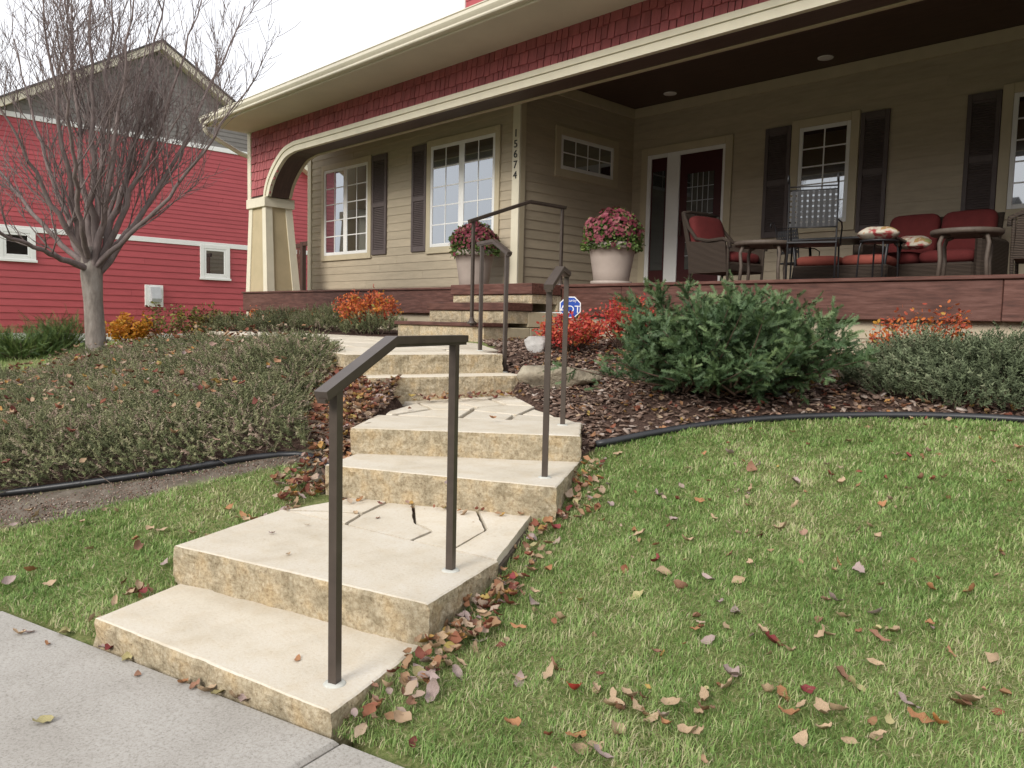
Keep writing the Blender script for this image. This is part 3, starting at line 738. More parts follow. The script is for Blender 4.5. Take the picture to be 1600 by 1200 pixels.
shadew = siding('end', (XR, YB, 0), (0, -1, 0), (-1, 0, 0), YB-YD+.0, DECK-.02, CEIL, EXP, M['tan'], house, wall_name='added_shade_wall')  # unseen wall, added to keep sky light from the right out of the porch
# corner boards
MB().cbox((XC-.115, YW-.034, DECK), (XC+.034, YW-.002, CEIL)).build('corner_board', M['trim'], house)
MB().cbox((XC+.0145, YW-.0015, DECK), (XC+.0335, YW+.10, CEIL)).build('corner_board', M['trim_tan'], house)
MB().cbox((XL-.03, YW-.034, .8), (XL+.10, YW+.08, CEIL)).build('corner_board', M['trim'], house)
# porch ceiling, crown
ce = MB().box((XL+.3, YFI-.02, CEIL), (XR, YB, CEIL+.05)).build('porch_ceiling', M['ceilwood'], house)
cr = MB(); cr.cbox((XC+.015, YB-.05, CEIL-.155), (XR, YB-.0145, CEIL-.002)); cr.cbox((XC+.0145, YFI+.1, CEIL-.155), (XC+.05, YB-.052, CEIL-.0025))
cr.build('crown_board', M['trim_tan'], house)
for x, y in ((1047, 146), (1290, 90)):
    p = pz(x, y, CEIL)
    m = MB(); m.lathe([(.055, -.002), (.095, -.012), (.10, -.004), (.10, .01)], (p[0], p[1], CEIL), 20); o = m.build('recessed_light', M['white'], ce)

# deck, fascia boards, skirt
MB().box((XL+.1, YD+.04, DECK-.05), (XR, YB, DECK-.004)).build('deck_floor', M['deckwood'], house)
deck = MB(); deck.cbox((XL+.06, YD-.022, DECK-.032), (-7.452, YD+.12, DECK), .006); dn = deck.build('deck_nosing', M['deckwood'], house)
MB().cbox((-6.098, YD-.022, DECK-.032), (XR, YD+.12, DECK), .006).build('deck_nosing', M['deckwood'], house)
for x0, x1 in ((XL+.08, -10.6), (-10.596, -8.0), (-7.996, -7.445), (-6.105, -5.25), (-5.246, -1.7), (-1.696, XR)):
    MB().cbox((x0, YD, DECK-.345), (x1, YD+.04, DECK-.034), .005).build('fascia_board', M['deckwood'], house)
MB().cbox((XL+.08, YD+.0402, DECK-.345), (XL+.12, YB, DECK-.034), .005).build('fascia_board', M['deckwood'], house)
siding('skirt', (XL+.2, YD+.09, 0), (1, 0, 0), (0, -1, 0), XR-XL-.2, .70, DECK-.34, .150, M['tan'], house, wall_name='skirt_wall')
MB().cbox((XL+.12, YD+.045, .7), (XL+.2, YD+.088, DECK-.346)).build('skirt_corner_board', M['trim'], house)

# porch stairs
XP0, XP1 = -7.45, -6.10
stairs = MB().box((XP0+.06, 5.62, .9), (XP1-.06, YD+.03, 1.12)).build('porch_stairs', M['pale'], house)
def stones(x0, x1, y0, y1, z0, z1, cuts, mat, seed):
    r = random.Random(seed); xs = [x0]+list(cuts)+[x1]
    for a_, b_ in zip(xs[:-1], xs[1:]):
        V = []; nx_, nz_ = max(3, int((b_-a_)/.06)), 4
        for j in range(nz_+1):
            for i in range(nx_+1):
                e = 0 if (i in (0, nx_) or j in (0, nz_)) else 1
                V.append((a_+.003+(b_-a_-.006)*i/nx_, y0-.012*e*(.6+mnoise.noise((a_*3+i*.9, j*1.1, seed)))-.004*e, z0+.002+(z1-z0-.004)*j/nz_))
        Fs = [(j*(nx_+1)+i, j*(nx_+1)+i+1, (j+1)*(nx_+1)+i+1, (j+1)*(nx_+1)+i) for j in range(nz_) for i in range(nx_)]
        m = MB(); m.add(V, Fs); m.box((a_+.003, y0+.0005, z0+.002), (b_-.003, y1, z1-.002)); m.build('riser_stone', mat, stairs)
stones(XP0-.16, XP1, 5.50, 5.80, .90, 1.145, (-7.2, -6.62), M['stone_face'], 2)
stones(XP0, XP1, 5.84, 6.14, 1.188, 1.322, (-6.86,), M['stone_face'], 6)
stones(XP0, XP1, 6.20, 6.60, 1.412, 1.512, (-6.98, -6.55), M['stone_face'], 8)
for y0, y1, z0, z1, cuts in ((5.803, 6.68, .9, 1.145, (6.18,)), (6.143, 6.68, 1.148, 1.322, (6.45,)), (6.603, 6.68, 1.325, 1.512, ()), (5.86, 6.15, 1.0, 1.14, ())):
    ys = [y0]+list(cuts)+[y1]
    if y0 == 5.86: continue
    for a_, b_ in zip(ys[:-1], ys[1:]): MB().cbox((XP0+.005, a_+.002, z0), (XP1-.004, b_-.002, z1-.003), .008).build('side_stone', M['pale'], stairs)
MB().cbox((XP0-.2, 5.47, 1.147), (XP1+.015, 5.838, 1.187), .006).build('tread', M['deckwood'], stairs)
MB().cbox((XP0-.02, 5.81, 1.324), (XP1+.015, 6.198, 1.411), .006).build('tread', M['deckwood'], stairs)
MB().cbox((XP0-.02, 6.17, 1.514), (XP1+.015, YD-.0225, DECK-.006), .006).build('tread', M['deckwood'], stairs)

# ---- porch beam with arch
AX = [(-13.62, 3.30), (-13.58, 3.44), (-13.50, 3.60), (-13.38, 3.76), (-13.20, 3.90), (-12.95, 4.00), (-12.72, BEAMZ)]
A0 = pY(421, 307, YF); A1 = pY(463, 232, YF)
ax0, ax1, az0, az1 = A0[0], A1[0], A0[2], BEAMZ
arc = []
for (x, y) in ((421, 307), (426, 285), (435, 263), (448, 242), (463, 231)):
    p = pY(x, y, YF); arc.append((p[0], p[2]))
dzc = BEAMZ-arc[-1][1]
arc = [(x, z+dzc*(i/(len(arc)-1))) for i, (x, z) in enumerate(arc)]
def smooth_arc(pts, n=14):
    P_ = [np.array(p) for p in pts]; P_ = [2*P_[0]-P_[1]]+P_+[2*P_[-1]-P_[-2]]; out = []
    for i in range(1, len(P_)-2):
        for k_ in range(n//4):
            t = k_/(n//4); a_, b_, c_, d_ = P_[i-1:i+3]
            out.append(tuple(.5*((2*b_)+(-a_+c_)*t+(2*a_-5*b_+4*c_-d_)*t*t+(-a_+3*b_-3*c_+d_)*t**3)))
    out.append(tuple(P_[-2])); return out
arc = smooth_arc(arc, 16)
CAPZ = arc[0][1]
XR2 = 1.9                                                       # the far column beyond the picture
mir = [(XR2*2-0-(x-XL)-XR2+.0, z) for x, z in arc]
arcR = [((XR2-(x-XL)), z) for x, z in arc][::-1]
lower = arc+arcR
m = MB()
V = [(XL, YF, CAPZ)]+[(x, YF, z) for x, z in lower]+[(XR2, YF, CAPZ), (XR2, YF, CEIL+.1), (XL, YF, CEIL+.1)]
# front and back skins as strips so the curve stays clean
def strip(y, flip):
    xs = [XL]+[x for x, z in lower]+[XR2]; zs = [CAPZ]+[z for x, z in lower]+[CAPZ]
    Vv = []; Fs = []
    for x, z in zip(xs, zs): Vv += [(x, y, z), (x, y, CEIL+.1)]
    for i in range(len(xs)-1):
        f = (2*i, 2*i+2, 2*i+3, 2*i+1); Fs.append(f[::-1] if flip else f)
    return Vv, Fs
beam = MB(); beam.add(*strip(YF, False)); beam.add(*strip(YFI, True))
beam.box((XL, YF+.001, CEIL+.05), (XR2, YFI-.001, CEIL+.1)); beam.add([(XL, YF, CAPZ), (XL, YFI, CAPZ), (XL, YFI, CEIL), (XL, YF, CEIL)], [(3, 2, 1, 0)])
beam = beam.build('porch_beam', M['tan_plain'], house)
us = MB(); 
Vv = []; 
for x, z in lower: Vv += [(x, YF+.002, z), (x, YFI-.002, z)]
us.add(Vv, [(2*i, 2*i+1, 2*i+3, 2*i+2) for i in range(len(lower)-1)], 0, False); us.build('arch_underside', M['ceilwood'], house)
def arch_trim(name, y0, y1, o0, o1, mat):
    """band following the arch between offsets o0..o1 above the opening"""
    P_ = [np.array(p) for p in lower]; nn = []
    for i in range(len(P_)):
        t = P_[min(i+1, len(P_)-1)]-P_[max(i-1, 0)]; t /= np.linalg.norm(t); nn.append(np.array([-t[1], t[0]]))
    a_ = [p+n*o0 for p, n in zip(P_, nn)]; b_ = [p+n*o1 for p, n in zip(P_, nn)]
    a_[0][1] = b_[0][1] = a_[-1][1] = b_[-1][1] = CAPZ+.001
    m = MB(); Vv = []
    for p, q in zip(a_, b_): Vv += [(p[0], y0, p[1]), (q[0], y0, q[1]), (q[0], y1, q[1]), (p[0], y1, p[1])]
    Fs = []
    for i in range(len(a_)-1):
        for k_ in range(4): Fs.append((4*i+k_, 4*i+4+k_, 4*i+4+(k_+1) % 4, 4*i+(k_+1) % 4))
    m.add(Vv, Fs); m.build(name, mat, house)
arch_trim('arch_trim', YF-.036, YF+.03, -.012, .082, M['trim'])
arch_trim('arch_trim', YF-.056, YF+.03, .084, .150, M['trim'])
arch_trim('inner_arch_trim', YFI-.03, YFI+.022, -.014, .06, M['trim_tan'])
MB().cbox((XL-.022, YF-.034, CAPZ), (XL+.105, YF+.1, SOFF-.002)).build('corner_board', M['trim'], house)
# shingles
def opening_z(x):
    if x <= lower[0][0]: return CAPZ
    for (x0, z0), (x1, z1) in zip(lower[:-1], lower[1:]):
        if x0 <= x <= x1: return z0+(z1-z0)*(x-x0)/(x1-x0+1e-9)
    return CAPZ
band = beam; off = wloc(band); r = random.Random(3); SE = .152; count = 0; rest = MB()
row = 0; ztop = SOFF
V_, F_ = strip(YF-.0035, False); MB().add([(x, y, z+(.045 if i % 2 == 0 and 0 < i < len(V_)-2 else 0)) for i, (x, y, z) in enumerate(V_)], F_).build('shingle_backing', M['ceilwood'], beam)
while ztop-(row)*SE > CAPZ-.02:
    zb = SOFF-(row+1)*SE+.03; x = XL+.108; 
    while x < XR2:
        w = r.choice((.075, .09, .10, .115, .13, .15, .17)); x1 = x+w
        drop = r.choice((0, 0, .006, -.006, .012))
        zlo = max(zb-.0+drop, min(opening_z(x), opening_z(x1))+.05, CAPZ+.004)
        zhi = zb+SE+.02
        if zhi-zlo > .03:
            t0 = .026+r.uniform(0, .006)
            Vv = [(x+.006, YF-t0, zlo), (x1-.006, YF-t0, zlo), (x1-.006, YF-.0045, zlo), (x+.006, YF-.0045, zlo), (x+.006, YF-.008, zhi), (x1-.006, YF-.008, zhi), (x1-.006, YF-.0045, zhi), (x+.006, YF-.0045, zhi)]
            Fs = [(0,3,2,1),(4,5,6,7),(0,1,5,4),(1,2,6,5),(2,3,7,6),(3,0,4,7)]
            if count < 300 and x < -3.6:
                MB().add(Vv, Fs).build('shingle', M['shingle'], beam); count += 1
            else: rest.add(Vv, Fs)
        x = x1
    row += 1
tag(rest.build('shingles_beyond', M['shingle'], beam), kind='stuff')

# column
def column(cx0, cx1, cy0, cy1, z0, z1, tx0, tx1, ty0, ty1):
    col = MB(); 
    b4 = [(cx0, cy0), (cx1, cy0), (cx1, cy1), (cx0, cy1)]; t4 = [(tx0, ty0), (tx1, ty0), (tx1, ty1), (tx0, ty1)]
    col.add([(x, y, z0) for x, y in b4]+[(x, y, z1) for x, y in t4], [(0,3,2,1),(4,5,6,7),(0,1,5,4),(1,2,6,5),(2,3,7,6),(3,0,4,7)])
    c = col.build('porch_column', M['tan_plain'], house)
    B = [np.array([x, y, z0]) for x, y in b4]; T_ = [np.array([x, y, z1]) for x, y in t4]
    nrm = [np.array([0, -1, 0.]), np.array([1., 0, 0]), np.array([0, 1., 0]), np.array([-1., 0, 0])]
    for i in range(4):
        j = (i+1) % 4; n = nrm[i]
        L0 = (B[j]-B[i]); L1_ = (T_[j]-T_[i]); wb = .125/np.linalg.norm(L0); wt = .11/np.linalg.norm(L1_)
        e = .022 if i % 2 == 0 else 0.0
        for s, (fb, ft) in (('a', (0, 0)), ('b', (1-wb, 1-wt))):
            q = [B[i]+L0*fb, B[i]+L0*(fb+wb), T_[i]+L1_*(ft+wt), T_[i]+L1_*ft]
            if i % 2 == 0:      # front boards lap the side boards
                u_ = L0/np.linalg.norm(L0); q = [q[0]-u_*(.022 if s == 'a' else 0), q[1]+u_*(.022 if s == 'b' else 0), q[2]+u_*(.022 if s == 'b' else 0), q[3]-u_*(.022 if s == 'a' else 0)]
            MB().prism([p+n*.0005 for p in q], n*.021).build('column_trim', M['trim'], c)
    cap = MB(); cap.cbox((tx0-.06, ty0-.06, z1-.055), (tx1+.06, ty1+.06, z1+.115), .006); cap.build('column_cap', M['trim'], c)
cb0, cb1, cb2 = pY(386, 452, 6.80), pY(419, 452, 6.80), None
column(XL+.0, XL+.80, 6.80, 7.42, DECK-.002, CAPZ-.116, XL+.06, XL+.66, YF-.01, YFI+.06)
column(XR2-.80, XR2, 6.80, 7.42, DECK-.002, CAPZ-.116, XR2-.66, XR2-.06, YF-.01, YFI+.06)

# soffit, fascia, gutter, downspout, roof, upper storey
YE = 6.08
MB().box((XL-.02, YE, SOFF), (XR2+.2, YF+.3, SOFF+.02)).build('eave_soffit', M['soffit'], house)
MB().cbox((XL-.02, YE-.025, SOFF-.02), (XR2+.2, YE-.001, SOFF+.12)).build('eave_fascia', M['gutter'], house)
g = MB(); prof = [(0, 0), (-.075, 0), (-.085, .012), (-.085, .03), (-.105, .055), (-.118, .075), (-.118, .115), (-.128, .12), (-.128, .13), (-.108, .13), (-.104, .06), (-.07, .012), (-.008, .012), (-.006, .13), (0, .13)]
g.prism([np.array([XL-.06, YE-.026+y, SOFF+.005+z]) for y, z in prof][::-1], (XR2-XL+.26, 0, 0)); 
g.prism([np.array([XL-.06, YE-.026+y, SOFF+.005+z]) for y, z in [(0, 0), (-.075, 0), (-.118, .075), (-.128, .13), (0, .13)]][::-1], (.004, 0, 0)); g.build('gutter', M['gutter'], house)
ds = MB(); ds.tube([(XL+.0, YE-.075, SOFF+.01), (XL+.0, YE-.075, SOFF-.06), (XL-.02, YE+.0, SOFF-.13), (XL-.08, YF-.16, SOFF-.36), (XL-.10, YF+.12, SOFF-.42), (XL-.10, YF+.16, SOFF-.5), (XL-.10, YF+.16, 1.0)], .042, 8); ds.build('downspout', M['gutter'], house)
ro = MB(); ro.prism([np.array([XL-.06, YE-.06, SOFF+.135]), np.array([XL-.06, YB+2, SOFF+.135+.42*(YB+2-YE)]), np.array([XL-.06, YB+2, SOFF+.09+.42*(YB+2-YE)]), np.array([XL-.06, YE-.06, SOFF+.11])], (XR2+.26-XL, 0, 0)); ro.build('roof', M['roof'], house)
pu = pY(722, 4, 8.6)
siding('upper', (pu[0]+.10, 8.6, 0), (1, 0, 0), (0, -1, 0), XR2-pu[0]-.1, 5.3, 8.2, .152, M['red'], house, wall_name='upper_wall')
MB().cbox((pu[0], 8.56, 5.3), (pu[0]+.11, 8.75, 8.2)).build('corner_board', M['white'], house)

# ---- windows and doors on walls
def window(parent, p0, ang, w, h, tw, sashes, cols, rows, trim_mat, label=None, sill=.0, fw=.055, mullion=.05):
    """p0: lower-left outer corner on the wall face, local x along wall, -y outward"""
    xf = Matrix.Translation(Vector(p0))@rotz(ang)
    t = MB(xf)                                                     # casing
    t.cbox((0, -.042, 0), (tw, -.0145, h)); t.cbox((w-tw, -.042, 0), (w, -.0145, h)); t.cbox((tw+.0005, -.042, h-tw), (w-tw-.0005, -.0145, h)); t.cbox((tw+.0005, -.042, 0), (w-tw-.0005, -.0145, tw))
    if sill: t.cbox((-.025, -.06, -.005), (w+.025, -.0425, .05))
    wn = t.build('window', trim_mat, parent, label)
    f = MB(xf); x0, x1, z0, z1 = tw+.001, w-tw-.001, tw+.001, h-tw-.001
    f.cbox((x0, -.036, z0), (x0+fw, -.016, z1), .005); f.cbox((x1-fw, -.036, z0), (x1, -.016, z1), .005); f.cbox((x0+fw+.0005, -.036, z0), (x1-fw-.0005, -.016, z0+fw), .005); f.cbox((x0+fw+.0005, -.036, z1-fw), (x1-fw-.0005, -.016, z1), .005)
    gx0, gx1, gz0, gz1 = x0+fw, x1-fw, z0+fw, z1-fw; sw_ = (gx1-gx0-(sashes-1)*mullion)/sashes
    for s in range(1, sashes):
        xm = gx0+s*sw_+(s-1)*mullion; f.cbox((xm+.0005, -.0345, gz0), (xm+mullion-.0005, -.0165, gz1), .004)
    f.build('window_frame', M['white'], wn)
    for s in range(sashes):
        a_ = gx0+s*(sw_+mullion); b_ = a_+sw_
        MB(xf).box((a_, -.024, gz0), (b_, -.0175, gz1)).build('pane', M['glass'], wn)
        mu = MB(xf)
        for c in range(1, cols): xm = a_+sw_*c/cols; mu.box((xm-.009, -.029, gz0), (xm+.009, -.0245, gz1))
        for r_ in range(1, rows): zm = gz0+(gz1-gz0)*r_/rows; mu.box((a_, -.0285, zm-.009), (b_, -.0246, zm+.009))
        if cols > 1 or rows > 1: mu.build('muntin', M['white'], wn)
    return wn
def shutter(parent, p0, ang, w, h):
    xf = Matrix.Translation(Vector(p0))@rotz(ang); s = MB(xf); st = .055
    s.cbox((0, -.045, 0), (st, -.0145, h)); s.cbox((w-st, -.045, 0), (w, -.0145, h))
    for z0, z1 in ((0, .09), (h*.5-.04, h*.5+.04), (h-.09, h)): s.cbox((st+.0005, -.044, z0), (w-st-.0005, -.0145, z1))
    s.box((st, -.020, .09), (w-st, -.0148, h-.09))
    sh = s.build('shutter', M['shutter'], parent)
    L = MB(xf); z = .10
    while z < h-.12:
        if not (h*.5-.065 < z < h*.5+.03):
            L.add([(st+.001, -.040, z), (w-st-.001, -.040, z), (w-st-.001, -.021, z+.026), (st+.001, -.021, z+.026), (st+.001, -.033, z-.004), (w-st-.001, -.033, z-.004), (w-st-.001, -.0205, z+.019), (st+.001, -.0205, z+.019)],
                  [(0,1,2,3),(7,6,5,4),(0,4,5,1),(2,6,7,3),(1,5,6,2),(3,7,4,0)])
        z += .030
    L.build('louvres', M['shutter'], sh)
def rect_on_Y(xl, yt, xr, yb, Y):
    a_ = pY(xl, yb, Y); b_ = pY(xr, yb, Y); c_ = pY(xl, yt, Y); d_ = pY(xr, yt, Y); return a_, b_, c_, d_
ZH = 4.085; ZL = 2.275
for xl, xr in ((504.5, 582), (668.5, 782)):
    x0 = pY(xl, 330, YW)[0]; x1 = pY(xr, 320, YW)[0]
    window(house, (x0, YW, ZL), 0, x1-x0, ZH-ZL, .10, 2, 2, 5, M['trim_tan'], mullion=.125)
for xl, xr, in ((583, 606), (645, 668)):
    x0 = pY(xl, 330, YW)[0]; x1 = pY(xr, 330, YW)[0]; shutter(house, (x0+.006, YW, ZL+.05), 0, x1-x0-.008, ZH-ZL-.08)
# return wall window
a_ = pX(864.5, 274.5, XC); b_ = pX(962, 296, XC); c_ = pX(865, 195, XC)
window(house, (XC, a_[1], a_[2]), math.pi/2, b_[1]-a_[1], c_[2]-a_[2], .12, 1, 4, 2, M['trim_tan'])
# back wall windows and shutters
for xl, xr in ((1236, 1341), (1560, 1668)):
    x0 = pY(xl, 270, YB)[0]; x1 = pY(xr, 268, YB)[0]; z0 = 2.54; z1 = 4.11
    window(house, (x0, YB, z0), 0, x1-x0, z1-z0, .115, 1, 2, 5, M['trim_tan'])
for xl, xr in ((1194.5, 1235), (1342, 1387), (1505, 1559)):
    x0 = pY(xl, 280, YB)[0]; x1 = pY(xr, 280, YB)[0]; shutter(house, (x0+.004, YB, 2.50), 0, x1-x0-.008, 1.56)
# door unit
dx0 = pY(1003, 300, YB)[0]; dx1 = pY(1144, 300, YB)[0]; dz1 = 4.075
d = MB(); d.cbox((dx0, YB-.045, DECK), (dx0+.12, YB-.0145, dz1)); d.cbox((dx1-.12, YB-.045, DECK), (dx1, YB-.0145, dz1)); d.cbox((dx0+.1205, YB-.045, dz1-.12), (dx1-.1205, YB-.0145, dz1))
door = d.build('front_door', M['trim_tan'], house, 'dark red front door with leaded glass and a narrow sidelight')
j = MB(); jx = pY(1042, 320, YB)[0]; jx2 = pY(1062, 320, YB)[0]
for a_, b_ in ((dx0+.121, dx0+.20), (jx, jx2), (dx1-.165, dx1-.121)): j.cbox((a_, YB-.038, DECK), (b_, YB-.015, dz1-.121))
j.cbox((dx0+.2005, YB-.038, dz1-.185), (jx-.0005, YB-.015, dz1-.121)); j.cbox((jx2+.0005, YB-.038, dz1-.185), (dx1-.1655, YB-.015, dz1-.121)); j.build('door_jamb', M['white'], door)
MB().cbox((jx2+.004, YB-.028, DECK+.01), (dx1-.169, YB-.0155, dz1-.188), .004).build('door_leaf', M['door'], door)
MB().cbox((dx0+.204, YB-.028, DECK+.01), (jx-.004, YB-.0155, dz1-.188), .004).build('sidelight_panel', M['door'], door)
gl0, gl1 = jx2+.15, dx1-.30
MB().box((gl0, YB-.0335, DECK+.45), (gl1, YB-.0285, dz1-.5)).build('door_glass', M['glass_dim'], door)
MB().box((dx0+.235, YB-.0335, DECK+.45), (jx-.03, YB-.0285, dz1-.4)).build('sidelight_glass', M['glass_dim'], door)
cm = MB()
for k_ in range(1, 5): xm = gl0+(gl1-gl0)*k_/5; cm.box((xm-.005, YB-.037, DECK+.45), (xm+.005, YB-.0337, dz1-.5))
for k_ in range(1, 7): zm = DECK+.45+(dz1-.95-DECK)*k_/7; cm.box((gl0, YB-.0368, zm-.005), (gl1, YB-.0338, zm+.005))
cm.build('lead_came', M['vent'], door)
MB().tube([(jx2+.07, YB-.03, DECK+.98), (jx2+.07, YB-.075, DECK+.98), (jx2+.07, YB-.075, DECK+1.2), (jx2+.07, YB-.03, DECK+1.2)], .010, 8).build('door_handle', M['bronze'], door)

# house number
def text_mesh(txt, size, ext=.004):
    cu = bpy.data.curves.new('txt', 'FONT'); cu.body = txt; cu.size = size; cu.extrude = ext; cu.align_x = 'CENTER'; cu.align_y = 'CENTER'; cu.offset = .0
    o = bpy.data.objects.new('txt', cu); COL.objects.link(o)
    me = bpy.data.meshes.new_from_object(o); bpy.data.objects.remove(o); bpy.data.curves.remove(cu); return me
RX90 = Matrix.Rotation(math.pi/2, 4, 'X')
numb = MB(); plate = None
zs = [pY(817, y, YW-.035)[2] for y in (206, 223, 239, 255.5, 272)]
hn = house
for ch, z in zip('15674', zs):
    me = text_mesh(ch, .152, .004); me.transform(Matrix.Scale(1.06, 4, (1, 0, 0))); me.transform(RX90); me.materials.clear(); me.materials.append(M['digit'])
    o = link('number_digit', me, house); o.location = Vector((XC-.043, YW-.039, z))-wloc(house)

# ------------------------------------------------------------------ handrails
def handrail(a, b, ha, hb, flat_from, over_a, over_b, label, w=.029, cap_w=.046, foot='grout', extra=None):
    a = np.array(a, float); b = np.array(b, float); d = (b-a); d[2] = 0; L = np.linalg.norm(d); d /= L
    root = thing('handrail', label, 'handrail', a, 'bronze handrails along the walk'); side = np.array([d[1], -d[0], 0])
    za, zb = a[2]+ha, b[2]+hb                                     # tops of posts = underside of rail
    for p, zt in ((a, za), (b, zb)):
        q = [p+d*sx*w/2+side*sy*w/2 for sx, sy in ((-1, -1), (1, -1), (1, 1), (-1, 1))]
        m = MB(); m.prism([np.array([v[0], v[1], p[2]-.03]) for v in q][::-1], (0, 0, zt-p[2]+.034)); m.build('post', M['bronze'], root)
        g_ = MB()
        if foot == 'grout':
            g_.lathe([(.001, .006), (.030, .005), (.036, .0), (.036, -.012)][::-1], p, 14); g_.build('grout_patch', M['grout'], root)
        else:
            g_.lathe([(.05, -.012), (.05, .008), (.03, .02), (.02, .06)], p, 14); g_.build('foot_flange', M['bronze'], root)
    pf = a+d*L*flat_from
    def zl(t): return za+(zb-za)*(t/flat_from) if flat_from > 0 else zb
    pts = [np.r_[(a-d*over_a)[:2], zl(-over_a/L)+.012], np.r_[pf[:2], zb+.012], np.r_[(b+d*over_b)[:2], zb+.012]]
    rl = MB(); rl.bar(pts, cap_w, .026, side); rl.build('rail', M['bronze'], root)
    ch = MB(); ch.bar([p-np.array([0, 0, .018]) for p in pts], .030, .012, side); ch.build('rail_channel', M['bronze'], root)
    return root
p1a, p1b = pz(523, 1068, Z1), pz(704, 891, Z2)
def top_h(p, x, y):
    dd = ray(x, y); s = math.hypot(p[0], p[1])/math.hypot(dd[0], dd[1]); return CAMZ+dd[2]*s-p[2]
def frac_at(a, b, x):
    best = min(((abs(project(np.array([*(a+(b-a)*t)[:2], 1.1]))[0]-x), t) for t in np.linspace(0, 1, 101))); return best[1]
handrail(p1a, p1b, top_h(p1a, 526, 606), top_h(p1b, 709, 534), frac_at(p1a, p1b, 612), .07, .07, 'dark bronze handrail whose posts stand on the two steps by the sidewalk')
p2a, p2b = pz(851, 746, Z3), pz(879, 664, Z4)
handrail(p2a, p2b, top_h(p2a, 857, 449), top_h(p2b, 885, 430), .55, .06, .05, 'dark bronze handrail set in the two steps above the first flagstone landing')
p3a, p3b = pz(788, 581, Z5), pz(750, 548, Z6)
handrail(p3a, p3b, top_h(p3a, 791, 395), top_h(p3b, 753, 382), .5, .05, .06, 'dark bronze handrail on the upper two slab steps near the boulder')
p4a = np.array([-6.22, 6.22/1.140*1.0, 1.187]); p4b = np.array([-6.22, 6.22/.918, DECK])
p4a = np.array([-6.22, 5.62, 1.187]); p4b = np.array([-6.22, 6.80, DECK])
px4 = pX(740, 345, -6.22); p4a[1] = px4[1]; p4b[1] = pX(879, 325, -6.22)[1]; bend = pX(828, 312, -6.22)
handrail(p4a, p4b, px4[2]-p4a[2], pX(879, 325, -6.22)[2]-DECK, (bend[1]-p4a[1])/(p4b[1]-p4a[1]), .06, .05, 'dark bronze handrail climbing from the wooden porch stairs onto the deck', foot='flange')

# ------------------------------------------------------------------ neighbour's house
XN = -20.0; NY0 = 3.93
nb = thing('red_house', 'red clapboard house with a grey gable beyond the bare tree', 'house', (XN-3, 6, .3))
ZBAND, ZGB = 2.97, 5.38
siding('nlow', (XN, NY0, 0), (0, 1, 0), (1, 0, 0), 14-NY0, .70, ZBAND-.06, .153, M['red'], nb, wall_name='lower_wall', thick=.018)
siding('nup', (XN, NY0, 0), (0, 1, 0), (1, 0, 0), 14-NY0, ZBAND+.06, ZGB-.05, .105, M['red'], nb, wall_name='upper_wall', thick=.014)
pk = (7.36, 7.45); SL = .60
def gable_clip(z):
    hw = (pk[1]-z)/SL; return max(0, pk[0]-hw+3), min(17, pk[0]+hw+3)
gw = MB(); gw.prism([np.array([XN-.12, pk[0]-(pk[1]-ZGB)/SL, ZGB]), np.array([XN-.12, pk[0]+(pk[1]-ZGB)/SL, ZGB]), np.array([XN-.12, pk[0], pk[1]])], (.118, 0, 0)); gwall = gw.build('gable_wall', M['grey_siding'], nb)
z = ZGB+.06; 
while z < pk[1]-.1:
    hw = (pk[1]-z-.105)/SL
    if hw > .1:
        m = MB(); pr = [(0, -.01), (.014, -.01), (.014, 0), (.004, .104), (0, .104)]
        m.prism([np.array([XN+t, pk[0]-hw, z+zz]) for t, zz in pr], (0, 2*hw, 0)); m.build('siding_board', M['grey_siding'], gwall)
    z += .105
for z0, z1, nm in ((ZBAND-.06, ZBAND+.06, 'band_board'), (ZGB-.05, ZGB+.06, 'band_board'), (.54, .70, 'base_board')):
    MB().cbox((XN+.0, NY0, z0), (XN+.035, 14, z1)).build(nm, M['white'], nb)
MB().box((XN-.1, NY0, -.3), (XN-.005, 14, .545)).build('foundation', M['foundation'], nb)
MB().box((XN-8, NY0+.01, .3), (XN-.121, 14, ZGB)).build('house_body', M['red'], nb)
for sgn in (-1, 1):
    L = 5.2 if sgn > 0 else 3.75; a_ = np.array([XN, pk[0], pk[1]+.03]); b_ = a_+np.array([0, sgn*L, -SL*L])
    m = MB(); m.prism([a_+np.array([-.02, 0, -.02]), b_+np.array([-.02, 0, -.02]), b_+np.array([-.02, 0, .15]), a_+np.array([-.02, 0, .15])], (.28, 0, 0)); m.build('rake_board', M['trim'], nb)
    m = MB(); m.prism([a_+np.array([.3, 0, .155]), b_+np.array([.3, 0, .155]), b_+np.array([.3, 0, .20]), a_+np.array([.3, 0, .20])], (-9, 0, 0)); m.build('roof_slope', M['roof'], nb)
for g0, g1, o1 in (((322, 394), (349, 427), 0), ((10, 369), (42, 396), 0), ((78, 372), (112, 398), 0)):
    a_ = pX(g0[0], g1[1], XN); b_ = pX(g1[0], g0[1], XN); t_ = .16
    if g0[0] == 78: continue
    window(nb, (XN, a_[1]-t_, a_[2]-t_), math.pi/2, b_[1]-a_[1]+2*t_, b_[2]-a_[2]+2*t_, .10, 1, 1, 1, M['white'], sill=1)
va, vb = pX(226, 479, XN), pX(254, 446, XN)
v = MB(); v.cbox((XN+.005, va[1], va[2]), (XN+.045, vb[1], vb[2])); ve = v.build('vent_plate', M['white'], nb)
v = MB(); v.prism([np.array([XN+.046, va[1]+.11, va[2]+.12]), np.array([XN+.18, va[1]+.11, va[2]+.12]), np.array([XN+.20, va[1]+.11, va[2]+.20]), np.array([XN+.11, va[1]+.11, vb[2]-.05]), np.array([XN+.046, va[1]+.11, vb[2]-.05])], (0, vb[1]-va[1]-.20, 0)); v.build('vent_hood', M['vent'], ve)
